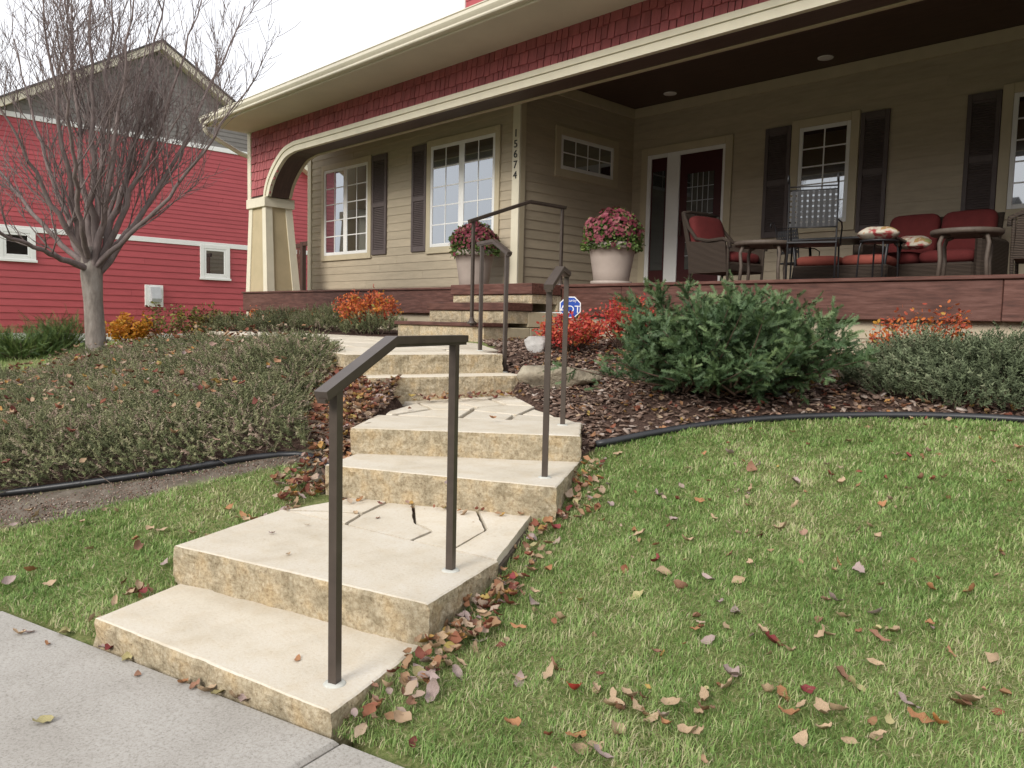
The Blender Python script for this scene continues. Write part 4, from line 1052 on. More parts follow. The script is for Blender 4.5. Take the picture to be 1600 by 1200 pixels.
# dark timber gate between the houses
gp = pY(473, 378, 9.4); gt = thing('garden_gate', 'dark brown timber gate post seen behind the tapered porch column', 'gate', (gp[0], 9.4, .9))
MB().cbox((gp[0]-.05, 9.35, .9), (gp[0]+.06, 9.46, gp[2]), .008).build('gate_post', M['ceilwood'], gt)
MB().cbox((gp[0]-1.3, 9.38, gp[2]-.13), (gp[0]-.051, 9.43, gp[2]-.03), .008).build('gate_rail', M['ceilwood'], gt)
for k_ in range(8): MB().cbox((gp[0]-1.28+k_*.15, 9.385, .95), (gp[0]-1.16+k_*.15, 9.379, gp[2]-.135), .002).build('gate_board', M['deckwood'], gt)
MB().cbox((gp[0]+.065, 9.36, gp[2]-.10), (gp[0]+.45, 9.44, gp[2]), .008).build('gate_rail', M['ceilwood'], gt)
MB().cbox((gp[0]+.34, 9.365, .9), (gp[0]+.44, 9.435, gp[2]-.101), .008).build('gate_post', M['ceilwood'], gt)

# ------------------------------------------------------------------ plastic edging
def edging(pts2, label, z_off=.016, rad=.0185):
    # resample
    P_ = [np.array(p) for p in pts2]; out = []
    for a, b in zip(P_[:-1], P_[1:]):
        n = max(2, int(np.linalg.norm(b-a)/.10))
        for k in range(n): out.append(a+(b-a)*k/n)
    out.append(P_[-1]); O = np.array(out)
    for _ in range(6): O[1:-1] = (O[:-2]+2*O[1:-1]+O[2:])/4
    z = H(O[:, 0], O[:, 1]); zz = np.convolve(np.r_[[z[0]]*3, z, [z[-1]]*3], np.ones(7)/7, 'valid')
    root = thing('garden_edging', label, 'edging', (O[0][0], O[0][1], zz[0]), 'black plastic lawn edging')
    m = MB(); m.tube([(p[0], p[1], q+z_off) for p, q in zip(O, zz)], rad, 8); m.build('tube_bead', M['rubber'], root)
    t = MB(); V = []
    for p, q in zip(O, zz): V += [(p[0]-.003, p[1]-.003, q-.05), (p[0]+.003, p[1]+.003, q-.05), (p[0]+.003, p[1]+.003, q+.008), (p[0]-.003, p[1]-.003, q+.008)]
    t.add(V, [(4*i+k, 4*i+(k+1) % 4, 4*i+4+(k+1) % 4, 4*i+4+k) for i in range(len(O)-1) for k in range(4)]); t.build('edging_strip', M['rubber'], root)
    return O
ER = edging(EDGE_R, 'black plastic edging tube between the big lawn and the mulch bed with the yew', .022, .021)
EL = edging(EDGE_L, 'black plastic edging tube along the foot of the spreading juniper', .022)

# ------------------------------------------------------------------ foliage machinery
def rotmats(d, roll):
    """frames with local z along d"""
    d = d/np.linalg.norm(d, axis=1, keepdims=True)
    ref = np.where(np.abs(d[:, 2:3]) < .95, np.array([[0, 0, 1.0]]), np.array([[1.0, 0, 0]]))
    a = np.cross(ref, d); a /= np.linalg.norm(a, axis=1, keepdims=True); b = np.cross(d, a)
    c, s = np.cos(roll)[:, None], np.sin(roll)[:, None]
    return np.stack([a*c+b*s, -a*s+b*c, d], axis=2)
def scatter(tv, tf, pos, R, scale, tint, jitter=.0, per_face_tint=None):
    tv = np.asarray(tv, float); tf = np.asarray(tf, int); n = len(pos); k = len(tv)
    V = np.einsum('nij,kj->nki', R, tv)*np.asarray(scale).reshape(-1, 1, 1)+pos[:, None, :]
    T = tf[None]+(np.arange(n)*k)[:, None, None]
    A = np.repeat(tint, k)
    if per_face_tint is not None: A = np.clip(A+np.tile(per_face_tint, n), 0, 1)
    return V.reshape(-1, 3), T.reshape(-1, 3), A
def merge(parts):
    V = []; T = []; A = []; o = 0
    for v, t, a in parts: V.append(v); T.append(t+o); A.append(a); o += len(v)
    return np.concatenate(V), np.concatenate(T), np.concatenate(A)
def veg(name, data, mat, parent=None):
    V, T, A = data
    if parent is not None: V = V-np.array(wloc(parent))
    return link(name, fast_mesh(name, V, T, mat, A), parent)
def sprig_juniper(r, n=15, L=.09):
    """feathery juniper shoot along +z"""
    V = []; T = []; P = []
    V += [(-.0015, 0, 0), (.0015, 0, 0), (0, 0, L)]; T.append((0, 1, 2)); P += [.2]*3
    for i in range(n):
        z = L*(.08+.9*i/n); an = i*2.4+r.uniform(-.4, .4); l = r.uniform(.016, .030)*(1-.45*i/n); out = np.array([math.cos(an), math.sin(an), r.uniform(.7, 1.5)]); out /= np.linalg.norm(out)
        sd = np.array([-math.sin(an), math.cos(an), 0])*.0042; b = np.array([0, 0, z]); o = len(V)
        V += [b-sd, b+sd, b+out*l]; T.append((o, o+1, o+2)); P += [-.12, -.12, .10]
    return np.array(V), np.array(T), np.array(P)
def sprig_yew(r, n=18, L=.062):
    V = []; T = []; P = []
    V += [(-.0018, 0, 0), (.0018, 0, 0), (0, 0, L)]; T.append((0, 1, 2)); P += [.3]*3
    for i in range(n):
        z = L*(.05+.93*(i//2)/(n/2)); sgn = 1 if i % 2 else -1; l = r.uniform(.015, .022)*(1-.35*(z/L)**2)
        out = np.array([sgn, r.uniform(-.25, .45), r.uniform(.35, .75)]); out /= np.linalg.norm(out); sd = np.array([0, .0, 1])*.0034
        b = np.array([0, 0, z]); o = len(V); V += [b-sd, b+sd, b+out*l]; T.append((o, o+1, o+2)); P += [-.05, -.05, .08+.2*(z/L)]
    return np.array(V), np.array(T), np.array(P)
LEAF_V = np.array([(0, 0, 0), (.30, 0, .35), (.22, .05, .8), (0, .08, 1.0), (-.22, .05, .8), (-.30, 0, .35), (0, -.06, .45)])
LEAF_T = np.array([(0, 1, 6), (1, 2, 6), (2, 3, 6), (3, 4, 6), (4, 5, 6), (5, 0, 6)])

def carpet(poly, dens, hfun, size, rseed, tint0=.4, tspread=.25, up=.75, sprigs=6, sp=sprig_juniper, brown=None):
    """low evergreen cover over a ground polygon"""
    r = np.random.default_rng(rseed); rr = random.Random(rseed); A = np.array([p[:2] for p in poly]); lo = A.min(0); hi = A.max(0)
    n = int(dens*(hi-lo).prod()); x = r.uniform(lo[0], hi[0], n); y = r.uniform(lo[1], hi[1], n); k = in_poly(x, y, A); x = x[k]; y = y[k]
    h = hfun(x, y); kk = h > .015; x = x[kk]; y = y[kk]; h = h[kk]; n = len(x)
    f = r.uniform(0, 1, n)**.45; z = H(x, y)+h*f
    e = .05; gx = (hfun(x+e, y)-hfun(x-e, y)+H(x+e, y)-H(x-e, y))/(2*e); gy = (hfun(x, y+e)-hfun(x, y-e)+H(x, y+e)-H(x, y-e))/(2*e)
    d = np.c_[-gx*.9+r.normal(0, .55, n), -gy*.9+r.normal(0, .55, n), up+r.uniform(-.2, .5, n)]
    cl = np.array([mnoise.noise((a*2.3, b*2.3, rseed)) for a, b in zip(x, y)])
    t = np.clip(tint0+tspread*r.normal(0, .6, n)+.30*cl+.25*(f-.7), 0, 1)
    if brown is not None: t = np.clip(t+brown(x, y, r), 0, 1)
    R = rotmats(d, r.uniform(0, 6.28, n)); parts = []; which = r.integers(0, sprigs, n)
    for s_ in range(sprigs):
        tv, tf, pp_ = sp(rr); q = which == s_
        if q.any(): parts.append(scatter(tv, tf, np.c_[x, y, z][q], R[q], r.uniform(size*.7, size*1.35, q.sum()), t[q], per_face_tint=pp_))
    return merge(parts)

# ------------------------------------------------------------------ the big spreading juniper on the left
JP = [EL[i] for i in range(3, len(EL)-4, 2)]+[np.array(p) for p in ((-6.8, .4), (-8.8, .9), (-10.2, 1.9), (-10.6, 3.0), (-9.9, 3.75), (-8.0, 3.75), (-6.6, 3.6), (-5.55, 3.42), (-5.12, 3.08), (-4.85, 2.76), (-4.58, 2.56))]
JPa = np.array(JP)
def edge_dist(x, y, poly):
    P0 = np.asarray(poly); P1 = np.roll(P0, -1, axis=0); d = np.full(len(x), 1e9)
    for a, b in zip(P0, P1):
        ab = b-a; L2 = ab@ab+1e-12; t = np.clip(((x-a[0])*ab[0]+(y-a[1])*ab[1])/L2, 0, 1)
        d = np.minimum(d, np.hypot(x-a[0]-ab[0]*t, y-a[1]-ab[1]*t))
    return d
def jh(x, y):
    d = edge_dist(x, y, JPa); nz = np.array([.5+.5*mnoise.noise((a*1.6, b*1.6, 7)) + .18*mnoise.noise((a*5, b*5, 1)) for a, b in zip(x, y)])
    return np.clip(.05+np.minimum(d/.30, 1)**.6*(.11+.24*nz), 0, 1)
jun = thing('spreading_juniper', 'wide grey-green spreading juniper littered with dry leaves below the bare tree', 'shrub', (-6.8, 2.3, h1(-6.8, 2.3)))
veg('foliage', carpet(JP, 2600, jh, .92, 21, .48, .45, .42), M['juniper'], jun)
# dead twigs along its front edge
tw = MB(); r = random.Random(4)
for i in range(420):
    q = r.uniform(2, len(EL)-6); i0 = int(q); p = EL[i0]+(EL[i0+1]-EL[i0])*(q-i0); nn = EL[i0+1]-EL[i0]; nn = np.array([nn[1], -nn[0]])/np.linalg.norm(nn)
    if not in_poly(np.array([p[0]+nn[0]*.1]), np.array([p[1]+nn[1]*.1]), BED_L)[0]: nn = -nn
    p = p+nn*r.uniform(.06, .32); z = h1(*p)+r.uniform(.0, .10); d = np.array([-nn[0]*r.uniform(-.2, 1)+r.uniform(-1, 1), -nn[1]*r.uniform(-.2, 1)+r.uniform(-1, 1), r.uniform(-.1, .5)]); L = r.uniform(.10, .30)
    mid = np.r_[p, z]+d*L*.5+np.array([r.uniform(-.02, .02), r.uniform(-.02, .02), r.uniform(-.01, .03)])
    e_ = np.r_[p, z]+d*L; e_[2] = max(e_[2], h1(e_[0], e_[1])+.005); mid[2] = max(mid[2], h1(mid[0], mid[1])+.006)
    tw.tube([np.r_[p, z], mid, e_], [.0035, .003, .0015], 3, caps=False)
tag(tw.build('dead_twigs', M['deadtwig'], jun), kind='stuff')

def patch(name, label, cat, c, rx, ry, hgt, dens, mat, seed, size=1.1, tint0=.4, ang=0.0, group=None, parent_parts=True):
    pts = []
    for k in range(22):
        an = 2*math.pi*k/22; w = 1+.18*mnoise.noise((math.cos(an)*1.5, math.sin(an)*1.5, seed)); q = np.array([math.cos(an)*rx*w, math.sin(an)*ry*w]); ca, sa = math.cos(ang), math.sin(ang)
        pts.append(np.array([c[0]+q[0]*ca-q[1]*sa, c[1]+q[0]*sa+q[1]*ca]))
    PA = np.array(pts); rm = min(rx, ry)
    def hf(x, y):
        d = edge_dist(x, y, PA); nz = np.array([.5+.5*mnoise.noise((a*2.6, b*2.6, seed)) for a, b in zip(x, y)])
        return np.clip(.04+np.minimum(d/(rm*.75), 1)**.6*hgt*(.6+.6*nz), 0, 2)
    root = thing(name, label, cat, (c[0], c[1], h1(c[0], c[1])), group)
    veg('foliage', carpet(pts, dens, hf, size, seed, tint0, .3, .8), mat, root)
    st = MB(); r_ = random.Random(seed)
    for k in range(14):
        an = r_.uniform(0, 6.28); q = np.array([c[0]+math.cos(an)*rx*.6*r_.random(), c[1]+math.sin(an)*ry*.6*r_.random()])
        st.tube([(q[0], q[1], h1(*q)-.02), (q[0]+r_.uniform(-.1, .1), q[1]+r_.uniform(-.1, .1), h1(*q)+hgt*.4), (q[0]+r_.uniform(-.2, .2), q[1]+r_.uniform(-.2, .2), h1(*q)+hgt*.8)], [.008, .006, .003], 4, caps=False)
    st.build('stem', M['deadtwig'], root)
    return root
# junipers beyond the path, against the deck
for i, (x, y, rx, ry, hh) in enumerate(((430, 506, .75, .45, .26), (515, 508, .7, .42, .28), (585, 515, .5, .35, .22), (350, 512, .6, .4, .24))):
    c = pz(x, y, 1.0); c = c[:2]*min(1, 9.6/np.hypot(*c[:2])) if np.hypot(*c[:2]) > 13 else c[:2]
    yy = 5.72+.1*(i % 2); d = ray(x, 480); c = np.array([d[0]*yy/d[1], yy])
    patch('low_juniper', ('low juniper next to the one below the tapered column', 'low juniper touching the left side of the bright orange shrub', 'low juniper at the foot of the bright orange shrub near the porch stairs', 'low juniper at the deck corner below the tapered column')[i], 'shrub', c, rx, ry, hh, 900, M['juniper'], 40+i, 1.3, .45, group='junipers by the left deck')
# grey juniper right of the yew
d = ray(1500, 560); cJ = np.array([d[0], d[1]])/d[1]*5.72
patch('grey_juniper', 'loose grey-green juniper at the right of the yew in front of the deck skirt', 'shrub', cJ+np.array([.20, -.10]), .86, .44, .32, 2600, M['juniper_blue'], 61, 1.35, .42, .1)
sh = MB()

# ------------------------------------------------------------------ yew
def yew(c, seed):
    r = np.random.default_rng(seed); rr = random.Random(seed); z0 = h1(*c); root = thing('yew_bush', 'large dark green feathery yew bush in the mulch bed in front of the deck', 'shrub', (c[0], c[1], z0))
    pos = []; dirs = []; tints = []; br = MB()
    for b in range(200):
        an = rr.uniform(0, 2*math.pi); side = abs(math.cos(an-.80)); el = math.asin(rr.uniform(.03, .97)); L = rr.uniform(.52, .66)*(.98+.40*side*math.cos(el)**2)*(1-.20*math.sin(el))*(.92+.14*math.cos(3*an+1))
        if rr.random() < .14: L *= 1.15
        d = np.array([math.cos(an)*math.cos(el), math.sin(an)*math.cos(el)*.92, math.sin(el)]); o = np.array([c[0]+rr.uniform(-.26, .26), c[1]+rr.uniform(-.26, .26), z0+rr.uniform(.0, .10)])
        bend = np.array([rr.gauss(0, .10), rr.gauss(0, .10), .12])
        br.tube([o+d*L*t+bend*L*t*t for t in np.linspace(0, .97, 7)], np.linspace(.009, .002, 7), 4, caps=False)
        for sub in range(12):
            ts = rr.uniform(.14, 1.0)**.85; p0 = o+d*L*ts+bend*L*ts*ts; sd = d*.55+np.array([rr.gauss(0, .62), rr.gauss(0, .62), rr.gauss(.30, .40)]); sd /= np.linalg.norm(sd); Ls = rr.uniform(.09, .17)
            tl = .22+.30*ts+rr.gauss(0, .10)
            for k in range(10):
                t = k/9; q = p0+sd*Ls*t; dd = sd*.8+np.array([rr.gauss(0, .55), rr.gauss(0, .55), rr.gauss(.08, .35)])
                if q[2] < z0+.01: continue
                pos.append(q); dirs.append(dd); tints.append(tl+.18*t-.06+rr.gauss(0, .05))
    pos = np.array(pos); dirs = np.array(dirs); tints = np.clip(np.array(tints), 0, 1); R = rotmats(dirs, r.uniform(0, 6.28, len(pos))); wh = r.integers(0, 5, len(pos)); parts = []
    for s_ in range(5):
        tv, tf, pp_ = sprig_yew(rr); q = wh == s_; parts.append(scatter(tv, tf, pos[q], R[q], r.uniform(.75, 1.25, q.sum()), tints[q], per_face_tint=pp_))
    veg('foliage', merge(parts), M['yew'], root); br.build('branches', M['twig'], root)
cy_ = hit(1130, 622)
yew(cy_[:2]+np.array([-.05, .05]), 5)

# ------------------------------------------------------------------ deciduous shrubs
def leafy_shrub(name, label, c, w, hgt, nst, nl, mat, seed, leaf=.035, z0=None, group=None, droop=.0, w2=None):
    r = np.random.default_rng(seed); rr = random.Random(seed); z0 = h1(*c[:2]) if z0 is None else z0
    root = thing(name, label, 'shrub', (c[0], c[1], z0), group); st = MB(); pos = []; dirs = []
    for s_ in range(nst):
        an = rr.uniform(0, 6.28); sp_ = rr.uniform(.15, 1)**.7; hh = hgt*(1-.42*sp_**2)*rr.uniform(.78, 1.08); wy = w2 or w
        e_ = np.array([c[0]+math.cos(an)*w*sp_, c[1]+math.sin(an)*wy*sp_, z0+hh]); o = np.array([c[0]+math.cos(an)*w*.18*rr.random(), c[1]+math.sin(an)*w*.18*rr.random(), z0-.02])
        mid = (o+e_)/2+np.array([math.cos(an)*w*.12, math.sin(an)*w*.12, hh*.08])
        pts = [o, (o+mid)/2+np.array([0, 0, .01]), mid, (mid+e_)/2, e_]; st.tube(pts, [.005, .0045, .0035, .0025, .0015], 4, caps=False)
        for k in range(nl):
            t = rr.uniform(.34, 1.02)**.75; p = (1-t)**2*o+2*t*(1-t)*mid+t*t*e_
            p = p+np.array([rr.gauss(0, .030), rr.gauss(0, .030), rr.gauss(0, .022)]); pos.append(p); dirs.append((math.cos(an)*.5+rr.gauss(0, .8), math.sin(an)*.5+rr.gauss(0, .8), .35+rr.gauss(0, .5)))
    pos = np.array(pos); n = len(pos); R = rotmats(np.array(dirs), r.uniform(0, 6.28, n))
    cl = np.array([mnoise.noise((p[0]*6, p[1]*6, p[2]*6+seed)) for p in pos]); t = np.clip(.42+.5*cl+r.normal(0, .22, n), 0, 1)
    veg('leaves', scatter(LEAF_V, LEAF_T, pos, R, r.uniform(leaf*.6, leaf*1.25, n), t), mat, root); st.build('stems', M['twig'], root); return root
def at_Y(x, Y): d = ray(x, 500); return np.array([d[0]*Y/d[1], Y])
leafy_shrub('orange_shrub', 'bright orange shrub growing between the porch stairs and the low junipers', at_Y(572, 5.75), .56, .58, 52, 52, M['orange'], 3, .040, w2=.34)
leafy_shrub('red_shrub', 'coral red shrub beside the porch stairs next to the blue sign', at_Y(893, 5.45), .34, .36, 46, 46, M['redleaf'], 4, .036, w2=.34)
leafy_shrub('red_shrub', 'coral red shrub half hidden behind the left side of the yew', at_Y(978, 5.95), .34, .50, 40, 40, M['redleaf'], 6, .036, w2=.3)
leafy_shrub('red_shrub', 'sparse orange-red shrub rising behind the grey juniper by the deck skirt', at_Y(1455, 6.32), .34, .52, 20, 30, M['orange'], 8, .032, w2=.2)
leafy_shrub('red_shrub', 'small orange-red shrub peeping out between the yew and the grey juniper', at_Y(1385, 6.2), .16, .40, 12, 24, M['orange'], 18, .032)
for i, (x, w_) in enumerate(((408, .3), (440, .22), (470, .26), (500, .2))):
    leafy_shrub('low_orange_shrub', ('low orange shrub at the deck corner under the tapered column', 'second low orange shrub from the deck corner', 'third low orange shrub from the deck corner', 'low orange shrub next to the big bright orange one')[i], at_Y(x, 6.2), w_, .30+.04*(i == 0), 16, 26, M['orange'], 30+i, .034, group='low orange shrubs by the deck')
def at_dist(x, y, D):
    d = ray(x, y); s = D/math.hypot(d[0], d[1]); return np.array([d[0]*s, d[1]*s])
leafy_shrub('golden_shrub', 'golden yellow shrub in front of the red house, right of the tree trunk', at_dist(208, 520, 14.5), .42, .62, 46, 46, M['yellow'], 9, .055, z0=.58)
for i, (x, D, hh) in enumerate(((255, 14.3, .72), (295, 14.5, .80), (330, 14.2, .82), (362, 14.4, .74))):
    leafy_shrub('olive_shrub', ('thin olive-green shrub touching the golden shrub', 'second thin olive-green shrub from the golden shrub', 'third thin olive-green shrub from the golden shrub', 'last thin olive-green shrub of the row, next to the porch deck')[i], at_dist(x, 510, D), .42, hh, 20, 24, M['olive'], 50+i, .055, z0=.62, group='olive shrubs before the red house')
def dark_evergreen(c, w, hgt, seed, label, z0):
    r = np.random.default_rng(seed); rr = random.Random(seed); root = thing('evergreen_shrub', label, 'shrub', (c[0], c[1], z0), 'evergreens by the red house'); pos = []; dirs = []; st = MB()
    for b in range(46):
        an = rr.uniform(0, 6.28); el = rr.uniform(.2, 1.35); L = rr.uniform(.75, 1.1); d = np.array([math.cos(an)*math.cos(el)*w, math.sin(an)*math.cos(el)*w, math.sin(el)*hgt])*L
        o = np.array([c[0], c[1], z0]); st.tube([o, o+d*.5, o+d], [.012, .008, .003], 4, caps=False)
        for k in range(34):
            t = rr.uniform(.3, 1); pos.append(o+d*t+np.array([rr.gauss(0, .06), rr.gauss(0, .06), rr.gauss(0, .05)])); dirs.append(d/np.linalg.norm(d)+np.array([rr.gauss(0, .5), rr.gauss(0, .5), rr.gauss(.1, .4)]))
    pos = np.array(pos); n = len(pos); R = rotmats(np.array(dirs), r.uniform(0, 6.28, n)); tv, tf, pp_ = sprig_yew(rr, 18, .17)
    veg('foliage', scatter(tv*np.array([1.5, 1.5, 1]), tf, pos, R, r.uniform(.8, 1.4, n), np.clip(r.normal(.5, .2, n), 0, 1), per_face_tint=pp_), M['evergreen'], root); st.build('stems', M['twig'], root)
dark_evergreen(at_dist(95, 545, 15.0), .62, .66, 70, 'bright green evergreen shrub at the base of the red house, left of the trunk', .42)
dark_evergreen(at_dist(35, 560, 14.6), .62, .46, 71, 'low dark evergreen shrub at the far corner of the red house', .36)

# ------------------------------------------------------------------ bare tree
def make_tree():
    rr = random.Random(12); D = 10.4; c = at_dist(153, 545, D); z0 = h1(*c); 
    root = thing('bare_tree', 'leafless grey-barked tree with many upright branches in front of the red house', 'tree', (c[0], c[1], z0-.05))
    def pt(x, y, dd=0.0): q = at_dist(x, y, D+dd); d = ray(x, y); s = (D+dd)/math.hypot(d[0], d[1]); return np.array([q[0], q[1], CAMZ+d[2]*s])
    base = np.array([c[0], c[1], z0-.08]); fork = pt(143, 428)
    tr = MB(); P_ = [base, base+(fork-base)*.12, base+(fork-base)*.4, base+(fork-base)*.75, fork, pt(141, 405), pt(140, 385)]
    tr.tube(P_, [.165, .130, .112, .102, .118, .10, .06], 14); tr.build('trunk', M['bark'], root)
    limbs = []
    spec = [(-68, 330, -.8, .052), (-20, 120, -.5, .055), (20, 60, .5, .055), (60, -40, -.6, .058), (98, -60, .3, .060), (140, -80, -.3, .062), (180, -60, .5, .060), (215, -50, -.5, .056), (262, -40, .4, .055), (318, -10, -.2, .052), (385, 10, .3, .050), (330, 165, .7, .040), (-60, 180, .9, .046), (400, 120, -.9, .042), (235, 40, 1.2, .045), (90, 40, -1.3, .045)]
    for (tx, ty, dd, r0) in spec:
        tgt = pt(tx, ty, dd*1.3); st = fork+np.array([rr.uniform(-.05, .05), rr.uniform(-.05, .05), rr.uniform(-.12, .14)])
        dirv = tgt-st; L = np.linalg.norm(dirv); hz = np.array([dirv[0], dirv[1], 0])
        ctrl = st+hz*.46+np.array([0, 0, dirv[2]*.30])
        lb = MB(); tw = MB(); n = 18; pts = []
        wv = [np.array([rr.gauss(0, .014), rr.gauss(0, .014), rr.gauss(0, .010)]) for _ in range(n+1)]
        for k in range(n+1):
            t = k/n; pts.append((1-t)**2*st+2*t*(1-t)*ctrl+t*t*tgt+wv[k]*(1 if k else 0))
        rad = [r0*.74*(1-t)**1.05+.0055 for t in np.linspace(0, 1, n+1)]; lb.tube(pts, rad, 7, caps=False)
        def grow(b, d, L, r0, lvl, mesh):
            m = 7 if lvl == 1 else 5 if lvl == 2 else 4; q = [b]; cur = b; dv = d.copy()
            for k in range(m):
                dv = dv+np.array([rr.gauss(0, .10), rr.gauss(0, .10), .10+rr.gauss(0, .06)]); dv /= np.linalg.norm(dv); cur = cur+dv*L/m; q.append(cur)
            mesh.tube(q, list(np.linspace(r0, max(.0022, r0*.25), m+1)), 5 if lvl == 1 else 3, caps=False)
            if lvl < 3:
                ns = int(L/(.125 if lvl == 1 else .10))
                for s_ in range(ns):
                    t = rr.uniform(.12, .97); i = min(int(t*m), m-1); p = q[i]+(q[i+1]-q[i])*(t*m-i); ax = q[i+1]-q[i]; ax /= np.linalg.norm(ax)
                    sd = np.cross(ax, [rr.gauss(0, 1), rr.gauss(0, 1), rr.gauss(0, 1)]); sd /= np.linalg.norm(sd)+1e-9
                    nd = ax*.78+sd*.62+np.array([0, 0, .18]); grow(p, nd/np.linalg.norm(nd), L*rr.uniform(.22, .48) if lvl == 1 else rr.uniform(.10, .34), max(.0032, r0*.42), lvl+1, tw)
        for s_ in range(10):
            t = rr.uniform(.24, .98); i = min(int(t*n), n-1); p = pts[i]+(pts[i+1]-pts[i])*(t*n-i); ax = pts[i+1]-pts[i]; ax /= np.linalg.norm(ax)
            sd = np.cross(ax, [rr.gauss(0, 1), rr.gauss(0, 1), rr.gauss(0, 1)]); sd /= np.linalg.norm(sd)+1e-9; nd = ax*.75+sd*.6+np.array([0, 0, .35])
            grow(p, nd/np.linalg.norm(nd), L*rr.uniform(.20, .42), max(.0055, rad[i]*.38), 1, lb)
        lo = lb.build('limb', M['branch'], root); tag(tw.build('twigs', M['branch'], lo), kind='stuff')
    return root
bare = make_tree()

# ------------------------------------------------------------------ boulders
def boulder(x, y, w, d_, hgt, seed, label, rot=0., flat=.0, at=None, mat='boulder'):
    p = hit(x, y) if at is None else np.array([at[0], at[1], h1(at[0], at[1])])
    V = []; n = 20; m2 = 32; rb = random.Random(int(seed*10)); planes = [(np.array([0, 0, 1.0]), .72)]
    for _ in range(11):
        v_ = np.array([rb.gauss(0, 1), rb.gauss(0, 1), rb.gauss(0, .6)]); planes.append((v_/np.linalg.norm(v_), rb.uniform(.68, .95)))
    for i in range(n+1):
        ph = -math.pi/2+math.pi*i/n
        for k in range(m2):
            th = 2*math.pi*k/m2; q = np.array([math.cos(ph)*math.cos(th), math.cos(ph)*math.sin(th), math.sin(ph)]); b = q*1.25
            for pn_, pd_ in planes:
                e = b@pn_-pd_
                if e > 0: b = b-pn_*e
            b = b*(1+.09*mnoise.noise((q[0]*2.2+seed, q[1]*2.2, q[2]*2.2))+.05*mnoise.noise((q[0]*7+seed, q[1]*7, q[2]*7)))
            X, Y, Z = b[0]*w/2, b[1]*d_/2, b[2]*hgt/2; ca, sa = math.cos(rot), math.sin(rot)
            V.append((X*ca-Y*sa, X*sa+Y*ca, Z+hgt*.34))
    Fs = [(i*m2+k, i*m2+(k+1) % m2, (i+1)*m2+(k+1) % m2, (i+1)*m2+k) for i in range(n) for k in range(m2)]
    me = bpy.data.meshes.new('boulder'); me.from_pydata(V, [], Fs); me.materials.append(M[mat]); me.polygons.foreach_set('use_smooth', [True]*len(Fs)); me.update(); me.validate()
    o = link('boulder', me); o.location = tuple(p); tag(o, label, 'boulder', 'boulders in the mulch bed'); return o
boulder(0, 0, .56, .34, .23, 3.1, 'large flat-topped tan boulder beside the slab steps under the red shrub', .75, at=pz(874, 606, .70)[:2])
boulder(0, 0, .23, .2, .2, 8.4, 'small rounded white boulder near the foot of the porch stairs', .4, at=pz(838, 551, .93)[:2], mat='white_rock') if 'white_rock' in M else boulder(0, 0, .24, .2, .22, 8.4, 'small rounded pale boulder near the foot of the porch stairs', .4, at=pz(838, 552, .92)[:2])
boulder(0, 0, .34, .3, .26, 11.0, 'purplish boulder between the yew and the grey juniper', .2, at=hit(1352, 600)[:2])
boulder(0, 0, .24, .20, .14, 17.0, 'weathered boulder edging the flagstones behind the spreading juniper', 1.3, at=pz(510, 571, .84)[:2])

# ------------------------------------------------------------------ small security sign
def sign():
    Y = 6.12; c = pY(891, 480, Y); R_ = .118; root = thing('yard_sign', 'small blue octagonal security sign on a stake by the porch stairs', 'sign', (c[0], Y, h1(c[0], Y)))
    ang = math.radians(38); xf = Matrix.Translation(Vector((c[0], Y, c[2])))@rotz(ang)
    def octo(r_, y0, y1, mb): mb.prism([np.array([r_*math.cos(math.pi/8+k*math.pi/4), y0, r_*math.sin(math.pi/8+k*math.pi/4)]) for k in range(8)], (0, y1-y0, 0))
    b = MB(xf); octo(R_, -.006, .006, b); b.build('sign_border', M['signwhite'], root); b = MB(xf); octo(R_*.90, -.0085, -.0062, b); b.build('sign_face', M['blue'], root)
    me = text_mesh('ADT', .108, .0015); me.transform(RX90); me.transform(Matrix.Translation((0, -.0105, -.025))); me.transform(rotz(ang)); me.materials.clear(); me.materials.append(M['signwhite'])
    o = link('sign_letters', me, root); o.location = (0, 0, c[2]-root.location.z)
    me = text_mesh('Security', .04, .001); me.transform(RX90); me.transform(Matrix.Translation((0, -.0105, .068))); me.transform(rotz(ang)); me.materials.clear(); me.materials.append(M['signwhite'])
    o = link('sign_letters', me, root); o.location = (0, 0, c[2]-root.location.z)
    MB().tube([(c[0], Y+.01, h1(c[0], Y)-.05), (c[0], Y+.01, c[2])], .006, 6).build('stake', M['vent'], root)
sign()

